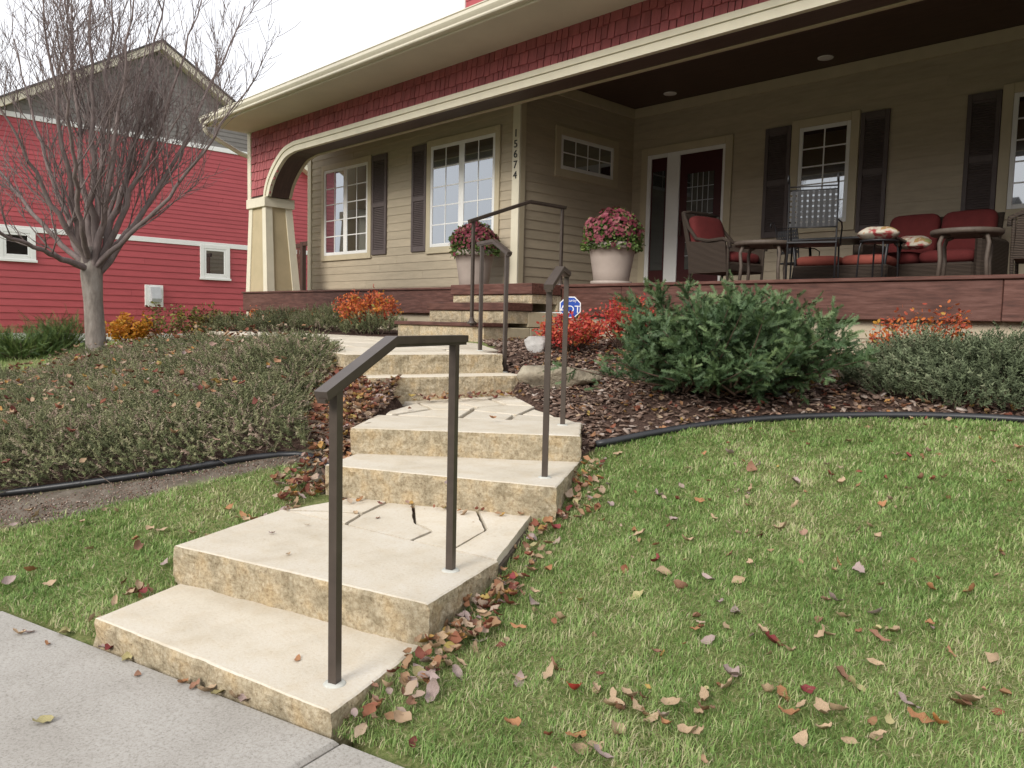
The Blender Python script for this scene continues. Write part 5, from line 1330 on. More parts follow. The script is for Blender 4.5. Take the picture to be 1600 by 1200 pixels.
# ------------------------------------------------------------------ planters with mums
def planter(x0, x1, y_rim, Y, label, flabel, seed, zscale=1.0):
    a = pY(x0, y_rim, Y); b = pY(x1, y_rim, Y); c = (a+b)/2; w_px = np.linalg.norm(a-b)
    dcam = np.linalg.norm(c[:2]); view = np.array([c[0], c[1]])/dcam; rgt2 = np.array([view[1], -view[0]]); Rr = abs((b-a)[:2]@rgt2)/2*.98
    Hh = c[2]-DECK; z = DECK
    root = thing('planter', label, 'planter', (c[0], c[1], z), 'planters on the deck')
    m = MB(); m.lathe([(Rr*.66, .03), (Rr*.70, .04), (Rr*.74, Hh*.3), (Rr*.84, Hh*.65), (Rr*.91, Hh*.855), (Rr*.99, Hh*.86), (Rr, Hh*.90), (Rr*.985, Hh), (Rr*.90, Hh), (Rr*.87, Hh*.93), (.02, Hh*.93)], c*np.array([1, 1, 0])+np.array([0, 0, z]), 36); m.build('pot', M['potclay'], root)
    m = MB(); m.lathe([(Rr*.70, 0), (Rr*.80, .005), (Rr*.82, .045), (Rr*.76, .045), (Rr*.72, .02)], c*np.array([1, 1, 0])+np.array([0, 0, z]), 36); m.build('saucer', M['potclay'], root)
    m = MB(); m.lathe([(Rr*.86, Hh*.931), (.02, Hh*.95)], c*np.array([1, 1, 0])+np.array([0, 0, z]), 24); m.build('soil', M['soil'], root)
    r = np.random.default_rng(seed); rr = random.Random(seed); fl = thing('chrysanthemum', flabel, 'flower plant', (c[0], c[1], z+Hh*.9), 'potted mums'); n = 2600
    RX, RZ = Rr*1.12, Rr*1.22; u = r.normal(0, 1, (n, 3)); u /= np.linalg.norm(u, axis=1, keepdims=True); u[:, 2] = np.abs(u[:, 2])*1.15-.28; u /= np.linalg.norm(u, axis=1, keepdims=True)
    nz = np.array([1+.17*mnoise.noise((q[0]*3.2+seed, q[1]*3.2, q[2]*3.2)) for q in u]); cc = np.array([c[0], c[1], z+Hh+.02])
    pl = cc+u*np.array([RX, RX, RZ])*(nz*r.uniform(.72, .99, n))[:, None]
    Rm = rotmats(u+r.normal(0, .5, (n, 3)), r.uniform(0, 6.28, n)); veg('leaves', scatter(LEAF_V, LEAF_T, pl, Rm, r.uniform(.035, .06, n), np.clip(r.normal(.45, .22, n), 0, 1)), M['mumleaf'], fl)
    # flowers: little ray discs, thicker towards the crown
    k = r.random(n) < np.clip(.12+1.0*(u[:, 2]-.02)+.12*r.normal(0, 1, n), .03, .92); uf = u[k]; nf = len(uf)
    petals = 10; FV = [(0, 0, .10)]; FT = []
    for p in range(petals):
        an = 2*math.pi*p/petals; a1 = an+.26; FV += [(math.cos(an-.24)*.75, math.sin(an-.24)*.75, .16), (math.cos(an)*1.0, math.sin(an)*1.0, .10), (math.cos(an+.24)*.75, math.sin(an+.24)*.75, .16)]; o = 1+3*p; FT += [(0, o, o+1), (0, o+1, o+2)]
    pf = cc+uf*np.array([RX, RX, RZ])*(nz[k]*r.uniform(.96, 1.05, nf))[:, None]
    veg('flowers', scatter(FV, FT, pf, rotmats(uf+r.normal(0, .28, (nf, 3)), r.uniform(0, 6.28, nf)), r.uniform(.013, .033, nf), np.clip(r.normal(.5, .26, nf), 0, 1)), M['mumflower'], fl)
    st = MB()
    for q in range(26):
        v_ = u[q*7]; e_ = cc+v_*np.array([RX, RX, RZ])*.85; o = np.array([c[0]+rr.uniform(-.06, .06), c[1]+rr.uniform(-.06, .06), z+Hh*.92]); st.tube([o, (o+e_)/2+np.array([0, 0, .04]), e_], [.005, .004, .002], 4, caps=False)
    st.build('stems', M['twig'], fl)
planter(917, 999, 381, 7.05, 'taupe planter on the deck edge beside the front door recess', 'round red chrysanthemum in the planter by the front door recess', 31)
planter(709, 776, 392, 7.62, 'taupe planter below the double window behind the porch handrail', 'round dusky red chrysanthemum below the double window', 32)

# ------------------------------------------------------------------ porch furniture (built locally, facing -y)
def place(root, x, Y, rz): d = ray(x, 400); root.location = (d[0]*Y/d[1], Y, DECK-.003); root.rotation_euler = (0, 0, rz)
def armchair(label, seed=0):
    t = thing('wicker_armchair', label, 'armchair', (0, 0, 0), 'wicker armchairs on the porch'); w = .68; d = .68
    for s in (-1, 1):
        MB().tube([(s*.29, -.30, 0), (s*.30, -.31, .25), (s*.31, -.31, .56)], .017, 7).build('leg', M['wicker'], t)
        MB().tube([(s*.28, .38, 0), (s*.285, .30, .30), (s*.30, .36, .66), (s*.30, .46, .98)], .017, 7).build('leg', M['wicker'], t)
        MB().tube([(s*.31, -.34, .50), (s*.325, -.34, .57), (s*.335, -.25, .61), (s*.335, -.02, .60), (s*.325, .20, .64), (s*.31, .36, .80), (s*.30, .46, .98)], .022, 8).build('arm', M['wicker'], t)
        p = MB(); p.add([(s*.315, -.30, .22), (s*.315, .32, .22), (s*.318, .36, .62), (s*.33, .12, .60), (s*.335, -.28, .59), (s*.300, -.30, .22), (s*.300, .32, .22), (s*.303, .36, .62), (s*.315, .12, .60), (s*.32, -.28, .59)], [(0, 1, 2, 3, 4), (9, 8, 7, 6, 5), (0, 5, 6, 1), (1, 6, 7, 2), (2, 7, 8, 3), (3, 8, 9, 4), (4, 9, 5, 0)]); p.build('side_panel', M['wicker'], t)
    s_ = MB(); s_.cbox((-.30, -.32, .22), (.30, .32, .34), .02); s_.build('seat_base', M['wicker'], t)
    b = MB(); b.add([(-.30, .30, .34), (.30, .30, .34), (.30, .47, .98), (-.30, .47, .98), (-.30, .335, .34), (.30, .335, .34), (.30, .505, .98), (-.30, .505, .98)], [(0,1,2,3),(7,6,5,4),(0,4,5,1),(1,5,6,2),(2,6,7,3),(3,7,4,0)]); b.build('backrest', M['wicker'], t)
    MB().tube([(-.30, .48, .985), (-.15, .50, 1.01), (.15, .50, 1.01), (.30, .48, .985)], .022, 8).build('top_rail', M['wicker'], t)
    c = MB(); c.cushion((0, -.03, .40), (.58, .60, .15)); c.build('seat_cushion', M['cushion'], t)
    xf = Matrix.Translation((0, .33, .70))@Matrix.Rotation(math.radians(75), 4, 'X'); c = MB(xf); c.cushion((0, 0, .0), (.56, .52, .15)); c.build('back_cushion', M['cushion'], t)
    return t
ch1 = armchair('wicker armchair with red cushions standing in front of the front door'); place(ch1, 1135, 8.75, math.radians(78))
ch2 = copy_tree(ch1); ch2['label'] = 'wicker armchair with red cushions at the end of the porch past the sofa'; place(ch2, 1650, 8.3, math.radians(-80))
def round_table(label, r_=.30, hgt=.47):
    t = thing('wicker_side_table', label, 'side table', (0, 0, 0), 'wicker side tables on the porch')
    m = MB(); m.lathe([(.02, hgt-.03), (r_*.96, hgt-.03), (r_, hgt-.015), (r_, hgt+.008), (r_*.97, hgt+.016), (.02, hgt+.018)], (0, 0, 0), 30); m.build('table_top', M['tablemetal'], t)
    for k in range(4):
        an = math.pi/4+k*math.pi/2; c, s = math.cos(an), math.sin(an); MB().tube([(c*r_*.6, s*r_*.6, hgt-.035), (c*r_*.84, s*r_*.84, hgt-.05), (c*r_*.92, s*r_*.92, hgt-.11), (c*r_*.86, s*r_*.86, hgt*.45), (c*r_*.92, s*r_*.92, 0)], .018, 8).build('leg', M['tablemetal'], t)
    m = MB(); m.lathe([(r_*.5, hgt*.36), (r_*.78, hgt*.36), (r_*.78, hgt*.39), (r_*.5, hgt*.39)], (0, 0, 0), 24); return t
t1 = round_table('round wicker side table next to the armchair by the door', .31, .46); place(t1, 1193, 7.85, .3)
t2 = round_table('wicker side table standing between the sofa and the end armchair', .29, .455); place(t2, 1508, 7.8, .2)
def bistro_chair(label, sc_=1.0):
    t = thing('iron_chair', label, 'chair', (0, 0, 0), 'iron lattice chairs on the porch'); w = .24*sc_
    for s in (-1, 1):
        MB().tube([(s*w, .21, 0), (s*w, .20, .45), (s*w, .24, .80*sc_+.05), (s*w, .29, 1.06*sc_), (s*w, .34, 1.14*sc_), (s*w, .39, 1.13*sc_), (s*w, .40, 1.08*sc_), (s*w, .375, 1.06*sc_)], .010, 6).build('back_post', M['black'], t)
        MB().tube([(s*w*1.05, -.22, 0), (s*w, -.21, .45)], .010, 6).build('leg', M['black'], t)
        MB().tube([(s*w*1.05, -.20, .45), (s*w*1.1, -.20, .64), (s*w*1.1, -.10, .68), (s*w, .22, .68)], .009, 6).build('arm', M['black'], t)
    m = MB(); m.cbox((-w-.01, -.23, .44), (w+.01, .22, .462), .004); m.build('seat', M['black'], t)
    z0, z1 = .60, 1.00*sc_
    for z in (z0, z1-.0, z1+.035): MB().tube([(-w, .225+(z-.6)*.08, z), (w, .225+(z-.6)*.08, z)], .008, 6).build('back_rail', M['black'], t)
    n = 8
    for k in range(n): 
        x = -w+.02+(2*w-.04)*(k+.5)/n; b = .017
        MB().add([(x-b, .222, z0), (x+b, .222, z0), (x+b, .257, z1), (x-b, .257, z1), (x-b, .225, z0), (x+b, .225, z0), (x+b, .260, z1), (x-b, .260, z1)], [(0,1,2,3),(7,6,5,4),(0,4,5,1),(1,5,6,2),(2,6,7,3),(3,7,4,0)]).build('lattice_strip', M['black'], t)
    for k in range(7):
        z = z0+(z1-z0)*(k+.5)/7; y = .222+.035*(z-z0)/(z1-z0); b = .017; MB().box((-w+.01, y-.0015, z-b), (w-.01, y-.005, z+b)).build('lattice_strip', M['black'], t)
    return t
b1 = bistro_chair('tall black iron chair with a square lattice back and scrolled posts', .97); place(b1, 1270, 8.05, math.radians(200))
b2 = copy_tree(b1); b2['label'] = 'black iron lattice chair partly hidden behind the tall scrolled one'; place(b2, 1247, 8.9, math.radians(160)); b2.scale = (.72, .72, .72)
def iron_table(label):
    t = thing('patio_table', label, 'table', (0, 0, 0)); 
    m = MB(); m.cbox((-.55, -.34, .545), (.55, .34, .57), .004); m.build('table_top', M['black'], t)
    for sx in (-1, 1):
        for sy in (-1, 1): MB().tube([(sx*.50, sy*.30, .546), (sx*.47, sy*.27, .3), (sx*.50, sy*.30, 0)], .016, 6).build('leg', M['black'], t)
    MB().tube([(-.49, -.36, .12), (0, -.30, .12), (.49, -.36, .12)], .009, 6).build('stretcher', M['black'], t)
    return t
tb = iron_table('low dark metal patio table between the iron chair and the sofa'); place(tb, 1322, 8.9, math.radians(8))
def ottoman(label):
    t = thing('wicker_ottoman', label, 'ottoman', (0, 0, 0)); MB().cbox((-.50, -.28, .10), (.50, .28, .27), .02).build('base', M['wicker'], t)
    for sx in (-1, 1):
        for sy in (-1, 1): MB().tube([(sx*.45, sy*.23, 0), (sx*.45, sy*.23, .12)], .02, 6).build('leg', M['wicker'], t)
    for sx in (-1, 1): c = MB(); c.cushion((sx*.25, 0, .32), (.49, .55, .13)); c.build('cushion', M['coral'], t)
    return t
ot = ottoman('low wicker ottoman with two coral cushions under the patio table'); place(ot, 1322, 8.88, math.radians(8))
def sofa(label):
    t = thing('wicker_sofa', label, 'sofa', (0, 0, 0)); w = .60
    MB().cbox((-w, -.36, .10), (w, .34, .32), .02).build('seat_base', M['wicker'], t)
    for sx in (-1, 1):
        MB().cbox((sx*w, -.38, .0), (sx*(w+.12), .36, .60), .04).build('arm', M['wicker'], t)
    b = MB(); b.add([(-w, .30, .32), (w, .30, .32), (w, .44, .92), (-w, .44, .92), (-w, .36, .32), (w, .36, .32), (w, .50, .92), (-w, .50, .92)], [(0,1,2,3),(7,6,5,4),(0,4,5,1),(1,5,6,2),(2,6,7,3),(3,7,4,0)]); b.build('backrest', M['wicker'], t)
    for sx in (-1, 1):
        c = MB(); c.cushion((sx*w/2, -.04, .39), (w*.98, .66, .16)); c.build('seat_cushion', M['cushion'], t)
        xf = Matrix.Translation((sx*w/2, .29, .70))@Matrix.Rotation(math.radians(76), 4, 'X'); c = MB(xf); c.cushion((0, 0, 0), (w*.97, .52, .16)); c.build('back_cushion', M['cushion'], t)
    return t
sf = sofa('wicker sofa with red cushions against the back wall between two shutters'); place(sf, 1450, 9.75, math.radians(-3))
def stool(label):
    t = thing('iron_stool', label, 'stool', (0, 0, 0)); MB().lathe([(.02, .53), (.21, .53), (.22, .54), (.22, .555), (.02, .56)], (0, 0, 0), 24).build('seat', M['black'], t)
    for k in range(4):
        an = k*math.pi/2+.6; c, s = math.cos(an), math.sin(an); MB().tube([(c*.16, s*.16, .535), (c*.205, s*.205, .52), (c*.22, s*.22, .46), (c*.24, s*.24, 0)], .011, 6).build('leg', M['black'], t)
    return t
so = stool('small black iron stool with a floral pillow on it'); place(so, 1372, 8.0, 0); so.scale = (.8, .8, .8)
def pillow(label, x, Y, z, rot, tilt): 
    m = MB(); m.cushion((0, 0, 0), (.38, .38, .14), .55, 12, pinch=.75); o = m.build('floral_pillow', M['floral']); d = ray(x, 372); o.location = (d[0]*Y/d[1], Y, z); o.rotation_euler = (tilt, 0, rot); tag(o, label, 'pillow', 'floral pillows'); return o
pillow('cream floral pillow lying flat on the iron stool', 1372, 8.0, DECK+.505, .4, 0)
pillow('cream floral pillow resting on the red sofa seat', 1427, 9.45, DECK+.555, .3, .25)

# ------------------------------------------------------------------ grass, mulch, leaves
def in_any(x, y, polys):
    k = np.zeros(len(x), bool)
    for p in polys: k |= in_poly(x, y, p)
    return k
def grass(poly, n, seed, name, label, bare=None, hmin=.013, hmax=.039):
    r = np.random.default_rng(seed); A = np.array([p[:2] for p in poly]); lo = A.min(0); hi = A.max(0)
    x = r.uniform(lo[0], hi[0], n*4); y = r.uniform(lo[1], hi[1], n*4); k = in_poly(x, y, A) & ~in_any(x, y, WALK); x = x[k]; y = y[k]
    D = np.hypot(x, y); keep = r.random(len(x)) < np.clip((3.0/D)**1.3, .18, 1); x = x[keep][:n]; y = y[keep][:n]
    if bare is not None: kk = r.random(len(x)) > bare(x, y); x = x[kk]; y = y[kk]
    n = len(x); z = H(x, y)-.004; D = np.hypot(x, y)
    pn = np.array([mnoise.noise((a*1.4, b*1.4, 2)) for a, b in zip(x, y)]); pn2 = np.array([mnoise.noise((a*5, b*5, 9)) for a, b in zip(x, y)])
    h = r.uniform(hmin, hmax, n)*(1+.25*pn2); w = r.uniform(.0008, .0021, n)*np.clip(D/2.6, 1, 2.1)
    tuft = np.array([mnoise.noise((a*9, b*9, 4)) for a, b in zip(x, y)]); an = 4*tuft+r.normal(0, 1.4, n); h = h*(1+.25*tuft); lean = r.uniform(.2, 1.15, n); dx = np.cos(an)*lean; dy = np.sin(an)*lean; nrm = np.sqrt(dx*dx+dy*dy+1)
    t = np.clip(.42+.20*r.normal(0, 1, n)+.16*pn2+.24*np.clip(pn+.05, -.5, 1), 0, .80); straw = r.random(n) < np.clip(.12+.48*np.clip(pn+.10, 0, 1)+.22*np.clip(pn2, 0, 1), 0, .65); t[straw] = r.uniform(.80, 1, straw.sum()); lay = straw & (r.random(n) < .7)
    sx = -np.sin(an)*w; sy = np.cos(an)*w; k1 = .55
    dx[lay] *= 2.2; dy[lay] *= 2.2; h[lay] *= .6
    b0 = np.c_[x-sx, y-sy, z]; b1 = np.c_[x+sx, y+sy, z]; m0 = np.c_[x-sx*.8+dx*h*.35, y-sy*.8+dy*h*.35, z+h*k1]; m1 = np.c_[x+sx*.8+dx*h*.35, y+sy*.8+dy*h*.35, z+h*k1]; tp = np.c_[x+dx*h, y+dy*h, z+h*(1.0-.25*lean)]
    V = np.stack([b0, b1, m0, m1, tp], 1).reshape(-1, 3); o = (np.arange(n)*5)[:, None, None]; T = (np.array([[0, 1, 3], [0, 3, 2], [2, 3, 4]])[None]+o).reshape(-1, 3)
    ob = link(name, fast_mesh(name, V, T, M['grass'], np.repeat(t, 5))); tag(ob, label, 'grass', kind='stuff')
grass(LAWN_R, 300000, 1, 'lawn_grass', 'green lawn grass with straw patches on the slope beside the stone steps')
def bareL(x, y): 
    d = edge_dist(x, y, np.r_[EL, EL[::-1]]); wid = .40-.30*np.clip((x+4.55)/.45, 0, 1); return np.where(d < wid, np.clip(1.25-d/(wid+.02)*.45, .35, .99), .0)
grass(LAWN_L, 80000, 2, 'verge_grass', 'green grass strip between the sidewalk and the spreading juniper', bareL)
# tufts round the steps and a distant lawn before the red house
FAR = [np.array(p) for p in ((-10.7, 1.2), (-10.9, 3.4), (-13.5, 5.0), (-19, 7), (-19.4, -2), (-12, -1.5))]
grass(FAR, 30000, 3, 'far_grass', 'green lawn in front of the red house', None, .05, .10)

def chips(poly, n, seed, name, label, excl=()):
    r = np.random.default_rng(seed); A = np.array([p[:2] for p in poly]); lo = A.min(0); hi = A.max(0); x = r.uniform(lo[0], hi[0], n*4); y = r.uniform(lo[1], hi[1], n*4)
    k = in_poly(x, y, A) & ~in_any(x, y, WALK) & ~in_any(x, y, excl); x = x[k][:n]; y = y[k][:n]; n = len(x); z = H(x, y)+r.uniform(.0, .022, n)
    bv = np.array([(-.5, -.18, 0), (-.1, -.26, .04), (.5, -.14, 0), (.46, .16, .02), (.05, .25, .05), (-.48, .2, .01)]); bt = np.array([(0, 1, 5), (1, 4, 5), (1, 2, 4), (2, 3, 4)])
    tv = np.r_[bv+np.array([0, 0, .07]), bv-np.array([0, 0, .06])]; tf = np.r_[bt, bt[:, ::-1]+6, [(i, i+6, (i+1) % 6) for i in range(6)], [((i+1) % 6, i+6, (i+1) % 6+6) for i in range(6)]]
    d = np.c_[r.normal(0, .38, n), r.normal(0, .38, n), np.ones(n)]; s = r.uniform(.022, .062, n)
    ob = link(name, fast_mesh(name, *scatter(tv, tf, np.c_[x, y, z], rotmats(d, r.uniform(0, 6.28, n)), s, np.clip(r.normal(.42, .26, n), 0, 1))[:2], M['chips'], np.repeat(np.clip(r.normal(.42, .26, n), 0, 1), 12))); tag(ob, label, 'mulch', kind='stuff')
GAPS = [np.array(p) for p in ((-3.05, 3.4), (-2.95, 3.75), (-3.9, 5.0), (-5.2, 5.5), (-6.1, 5.5), (-5.1, 4.4), (-4.2, 3.4))]
chips(GAPS, 1300, 15, 'bark_mulch', 'brown bark mulch hugging the right side of the upper slab steps')
chips(BED_R, 9500, 5, 'bark_mulch', 'brown bark mulch in the bed round the yew')
SIDE_L = [S3[0][:2], np.array([-4.2, 2.5]), np.array([-4.75, 2.62]), np.array([-5.35, 3.0]), np.array([-5.7, 3.4]), np.array([-5.2, 3.35]), S5[0][:2], np.array([-4.6, 3.25]), S4[3][:2], S4[0][:2]]
chips(SIDE_L, 1500, 6, 'bark_mulch', 'brown bark mulch between the slab steps and the juniper')

STRIP = [EL[i] for i in range(0, len(EL)-3, 3)]; STRIP = STRIP+[p+np.array([.24, -.30])*(1 if i > 3 else .25*i) for i, p in list(enumerate(STRIP))[::-1]]
def crumbs():
    r = np.random.default_rng(44); A = np.array(STRIP); lo = A.min(0); hi = A.max(0); n = 9000; x = r.uniform(lo[0], hi[0], n*4); y = r.uniform(lo[1], hi[1], n*4); k = in_poly(x, y, A) & ~in_poly(x, y, np.array([p[:2] for p in BED_L])); x = x[k][:n]; y = y[k][:n]; n = len(x)
    tv = np.array([(1, 0, 0), (-.5, .8, 0), (-.5, -.8, 0), (0, 0, .9), (0, 0, -.6)]); tf = np.array([(0, 1, 3), (1, 2, 3), (2, 0, 3), (1, 0, 4), (2, 1, 4), (0, 2, 4)])
    V, T, A_ = scatter(tv, tf, np.c_[x, y, H(x, y)+.002], rotmats(r.normal(0, 1, (n, 3)), r.uniform(0, 6.28, n)), r.uniform(.003, .011, n)*r.uniform(.5, 1, n), np.clip(r.normal(.5, .25, n), 0, 1))
    tag(link('soil_crumbs', fast_mesh('soil_crumbs', V, T, M['chips'], A_)), 'bare crumbly soil strip below the left black edging', 'soil', kind='stuff')
crumbs()
# leaf shapes
def leaf_mesh(seed, pointed):
    rr = random.Random(seed); n = 7; V = []; Fs = []; curl = rr.uniform(.3, 1.1); fold = rr.uniform(.15, .85); L = 1.0; tw_ = rr.uniform(-1.0, 1.0); ex = rr.uniform(.7, 1.35); wf = rr.uniform(.20, .40); lob = rr.choice((0, 0, .5, 1))
    for i in range(n):
        t = i/(n-1); wd = (math.sin(math.pi*min(1, t**ex*.96+.03))**(.9 if pointed else .6))*wf*(1+.22*lob*math.cos(t*22)); x = (t-.5)*L; z = curl*((t-.5)**2)*1.4-.02; a = tw_*(t-.5)
        for s in (-1, 0, 1):
            yy = s*wd*(1+.10*rr.uniform(-1, 1)); zz = abs(s)*fold*wd+.09*rr.uniform(-1, 1)*abs(s); V.append((x, yy*math.cos(a)-zz*math.sin(a), z+zz*math.cos(a)+yy*math.sin(a)))
    for i in range(n-1):
        for s in (0, 1): o = i*3+s; Fs.append((o, o+3, o+4, o+1))
    o = len(V); V += [(.5, -.012, V[-2][2]), (.5, .012, V[-2][2]), (.70, .03, V[-2][2]+.05)]; Fs.append((o, o+1, o+2))
    me = bpy.data.meshes.new('leaf'); zm = min(v[2] for v in V); me.from_pydata([(a, b, c-zm) for a, b, c in V], [], Fs); me.update(); return me
LV = {}
for mi, mm in enumerate(LEAFM+[M['redbright']]):
    for k in range(9):
        me = leaf_mesh(mi*13+k, k % 2); me.materials.append(mm); me.polygons.foreach_set('use_smooth', [True]*len(me.polygons)); LV[(mi, k)] = me
GL = {'lawn': ('dry fallen leaf lying on the sloping lawn', 'leaves on the lawn'), 'verge': ('dry fallen leaf on the grass strip beside the spreading juniper', 'leaves on the grass strip'), 'walk': ('dry fallen leaf lying on the pale stone of the steps or landings', 'leaves on the steps'), 'side': ('dry fallen leaf on the grey sidewalk concrete', 'leaves on the sidewalk'), 'drift': ('dry fallen leaf in the drift along the edge of the slab steps', 'leaves drifted against the steps'), 'bush': ('dry fallen leaf caught on top of the spreading juniper', 'leaves caught in the juniper')}
rl = random.Random(99); nleaf = 0
def drop(x, y, z, kind, size=None, col=None, tilt=.35, label=None, group=None):
    global nleaf
    if nleaf >= 300: return
    nleaf += 1
    mi = rl.choices(range(6), LEAFW)[0] if col is None else col; o = link('fallen_leaf', LV[(mi, rl.randrange(9))]); s = (size or rl.uniform(.038, .072))*.92
    o.location = (x, y, z); o.scale = (s, s, s); o.rotation_euler = (rl.gauss(0, tilt), rl.gauss(0, tilt), rl.uniform(0, 6.28)); cn = ('tan', 'brown', 'orange', 'mauve-grey', 'dark red', 'olive', 'bright red')[mi]; tag(o, label or cn+' '+GL[kind][0], 'leaf', group or (None if label else cn+' '+GL[kind][1]))
# particular leaves of the photograph
q = hit(897, 1096); drop(q[0], q[1], q[2]+.022, 'lawn', .062, 6, .3, 'bright red oval leaf standing out on the lawn near the lowest step')
q = pz(465, 1031, Z1); drop(q[0], q[1], Z1+.001, 'walk', .045, 2, .1, 'single orange-tan leaf on the tread of the lowest slab step')
q = pz(68, 1132, .0); drop(q[0], q[1], sw_z(q)+.002, 'side', .062, 5, .05, 'lone olive leaf lying in the middle of the sidewalk')
for x, y, c_, s_ in ((285, 1072, 2, .05), (305, 1078, 1, .06), (325, 1087, 0, .065), (345, 1090, 5, .075), (368, 1098, 0, .07), (385, 1103, 3, .055), (198, 1030, 5, .06), (160, 1010, 3, .05), (172, 1012, 4, .045), (100, 985, 5, .075), (30, 985, 0, .055), (45, 983, 3, .05), (75, 1003, 2, .035), (215, 1058, 1, .03)):
    q = pz(x, y, .0); drop(q[0], q[1], sw_z(q)+.003, 'side', s_, c_, .15)
for x, y in ((425, 835), (555, 805), (590, 812), (450, 868), (660, 800), (740, 822), (812, 800), (700, 758), (660, 598), (640, 640), (560, 640), (770, 655), (480, 822), (620, 790), (828, 790)):
    zz = Z2 if y > 780 else Z3 if y > 700 else .60 if y > 620 else .64; q = pz(x, y, zz); drop(q[0], q[1], zz+.006, 'walk', rl.uniform(.03, .055), None, .12)
# drifts along the right edge of the two lowest steps and the left of them
def along(a, b, n, off, spread, kind='drift'):
    for k in range(n):
        t = rl.random(); p = a+(b-a)*t; d = (b-a)/np.linalg.norm(b-a); nn = np.array([d[1], -d[0], 0]); p = p+nn*(off+abs(rl.gauss(0, spread))); drop(p[0], p[1], h1(p[0], p[1])+rl.uniform(.012, .045), kind, rl.uniform(.035, .068), None, .45)
along(S1[1], S1[2], 10, .03, .06); along(S2[1], S2[2], 34, .03, .09); along(S2[2], L1P[2], 10, .03, .06); along(S3[1], S3[2], 22, .02, .07)
along(S1[3], S1[0], 10, .03, .05); along(S2[3], S2[0], 10, .03, .08); along(S3[0]+np.array([.1, -.3, 0]), S2[3], 16, .02, .10)
for k in range(75):                                               # lawn
    x = rl.uniform(850, 1590); y = rl.uniform(690, 1195); q = hit(x, y)
    if in_poly(np.array([q[0]]), np.array([q[1]]), LAWN_R)[0]: drop(q[0], q[1], q[2]+rl.uniform(.008, .028), 'lawn', rl.uniform(.038, .075), None, .4)
for cx_, cy_2, n_ in ((1230, 970, 8), (1080, 830, 4), (900, 1120, 6), (1010, 1150, 8), (1330, 1150, 8), (1230, 1060, 6), (770, 1010, 8), (690, 1080, 8), (1200, 1080, 4), (1440, 950, 3)):
    for k in range(n_):
        q = hit(cx_+rl.gauss(0, 60), cy_2+rl.gauss(0, 38))
        if in_poly(np.array([q[0]]), np.array([q[1]]), LAWN_R)[0]: drop(q[0], q[1], q[2]+rl.uniform(.008, .03), 'lawn', rl.uniform(.042, .08), None, .45)
for k in range(24):
    q = hit(rl.uniform(5, 480), rl.uniform(800, 950))
    if in_poly(np.array([q[0]]), np.array([q[1]]), LAWN_L)[0]: drop(q[0], q[1], q[2]+rl.uniform(.015, .035), 'verge', rl.uniform(.04, .075), None, .4)
# litter nobody could count, in the beds and on the juniper
def litter(poly, n, seed, name, label, zfun, smin=.028, smax=.058, excl=True):
    r = np.random.default_rng(seed); A = np.array([p[:2] for p in poly]); lo = A.min(0); hi = A.max(0); x = r.uniform(lo[0], hi[0], n*5); y = r.uniform(lo[1], hi[1], n*5); k = in_poly(x, y, A)
    if excl: k &= ~in_any(x, y, WALK)
    x = x[k][:n]; y = y[k][:n]; n = len(x); z = zfun(x, y, r); parts = []; wh = r.integers(0, 5, n)
    d = np.c_[r.normal(0, .45, n), r.normal(0, .45, n), np.ones(n)]; R = rotmats(d, r.uniform(0, 6.28, n)); t = r.random(n)
    for s_ in range(5):
        me = LV[(0, s_)]; tv = np.array([v.co[:] for v in me.vertices]); tf = []
        for p in me.polygons:
            vv = list(p.vertices); tf += [(vv[0], vv[i], vv[i+1]) for i in range(1, len(vv)-1)]
        q = wh == s_; parts.append(scatter(tv, np.array(tf), np.c_[x, y, z][q], R[q], r.uniform(smin, smax, q.sum()), t[q]))
    ob = link(name, fast_mesh(name, *merge(parts)[:2], M['litter'], merge(parts)[2], smooth=True)); tag(ob, label, 'leaves', kind='stuff')
litter(BED_R, 2100, 71, 'leaf_litter', 'dry leaves scattered over the mulch bed with the yew', lambda x, y, r: H(x, y)+r.uniform(.015, .03, len(x)))
litter(SIDE_L, 620, 72, 'leaf_litter', 'thick dry leaves between the slab steps and the juniper', lambda x, y, r: H(x, y)+r.uniform(.01, .05, len(x)), .035, .07)
litter([EL[0], EL[3], np.array([-4.75, 2.62]), np.array([-4.2, 2.75]), S4[0][:2], S3[0][:2]], 220, 75, 'leaf_litter', 'dry leaves where the edging meets the steps', lambda x, y, r: H(x, y)+r.uniform(.01, .05, len(x)), .035, .065)
litter(JP, 560, 73, 'leaf_litter', 'dry leaves caught on the spreading juniper', lambda x, y, r: H(x, y)+jh(x, y)*r.uniform(1.0, 1.15, len(x))+.075, .035, .062)
L2e = [S5[0][:2]+np.array([.16, -.02]), S5[1][:2]+np.array([.22, -.08]), S5[1][:2], S5[0][:2]]
litter(L2e, 90, 74, 'leaf_litter', 'dry leaves blown against the step behind the middle landing', lambda x, y, r: np.full(len(x), L2B)+r.uniform(.0, .03, len(x)), .03, .055, False)

